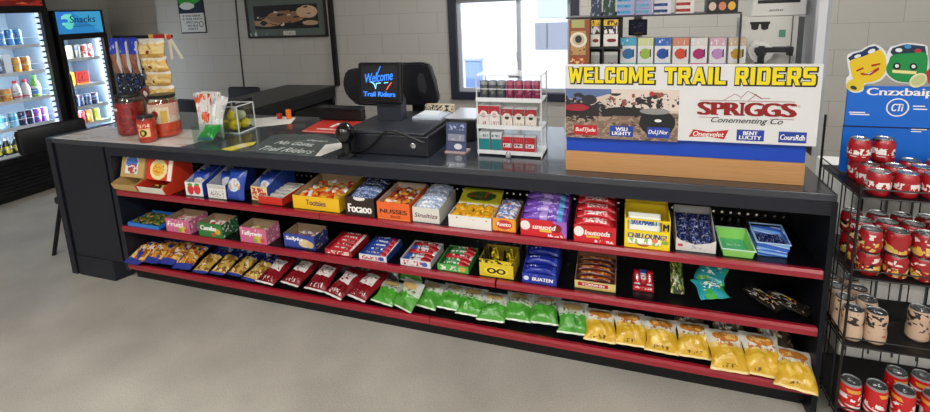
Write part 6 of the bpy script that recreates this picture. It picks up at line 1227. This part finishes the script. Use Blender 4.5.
grid(PMd, RZ[2]+.0835, xs, [-.05, .025, .10], 'squat red fruit print can', 'second rack shelf upper layer', 'red fruit cans upper layer')
grid(PT, RZ[1], [.80, .872], [-.05, .025, .10, .175], 'tan printed can', 'third rack shelf', 'tan cans on the third rack shelf')
q_ = at(921, 343, 2, RZ[1]); o = dup(PT); o.location = (q_.x, q_.y+.03, RZ[1]); tag(o, 'tan printed can standing apart at the right of the third rack shelf', 'can')
grid(PC, RZ[0], [.815, .892, .975, 1.06], [-.06], 'tall red cola can', 'bottom rack shelf', 'red cola cans')
grid(PC, RZ[0], [.995, 1.07], [.035], 'tall red cola can behind', 'bottom rack shelf', 'red cola cans')
for p_ in (PS, PMd, PT, PC):
    for c in list(p_.children_recursive)+[p_]: D.objects.remove(c)
# white cabinet with a wooden board behind the rack
t = thing('white_cabinet', 'low white cabinet standing behind the wire rack', 'cabinet', (1.55, .55, 0))
MB().box(-.62, .6, -.2, .25, .06, .86, .006).build('body', mat('#f2f2f0', .5), t); MB().box(-.58, .56, -.17, .22, 0, .059).build('plinth', mat('#3a3a3c', .5), t)
b = MB()
for i in range(14): x = -.6+.085*i; b.box(x, x+.006, -.206, -.2005, .1, .82)
b.build('panel_grooves', mat('#5a5c60', .5), t)
q0 = at(882, 195, 1, .36); b = MB(); b.box(q0.x, q0.x+.75, .34, .46, .861, .888, .008)
tag(b.build('wooden_board', mat('#b98f62', .5)), 'tan wooden board lying on the white cabinet behind the rack', 'board')

# ================================================================ LIGHT
def lamp(x, y, z, sx_, sy_, e, col=(1, .97, .93), name='ceiling_light'):
    l = D.lights.new(name, 'AREA'); l.shape = 'RECTANGLE'; l.size = sx_; l.size_y = sy_; l.energy = e; l.color = col
    o = D.objects.new(name, l); COL.objects.link(o); o.location = (x, y, z); return o
for x, y, e in ((-2.7, -2.3, 32), (-.6, -2.3, 50), (1.7, -2.5, 40), (-2.4, -4.1, 40), (.0, -4.1, 44), (2.2, -4.1, 34), (-.4, 1.3, 38), (1.8, 1.2, 16)):
    lamp(x, y, ZC-.03, 1.2, .3, e)
su = D.lights.new('sun', 'SUN'); su.energy = 2.4; su.angle = .01; su.color = (1, .97, .92); so = D.objects.new('sun', su); COL.objects.link(so)
so.rotation_euler = Vector((.25, .8, -.62)).to_track_quat('-Z', 'Y').to_euler()
w = D.worlds.new('sky'); sc.world = w; w.use_nodes = True; bg = w.node_tree.nodes['Background']; bg.inputs[0].default_value = (.72, .84, 1, 1); bg.inputs[1].default_value = 2.2
sc.cycles.transparent_max_bounces = 24
vs = sc.view_settings; vs.view_transform = 'Standard'; vs.look = 'None'; vs.exposure = 0; vs.gamma = 1; vs.use_curve_mapping = False
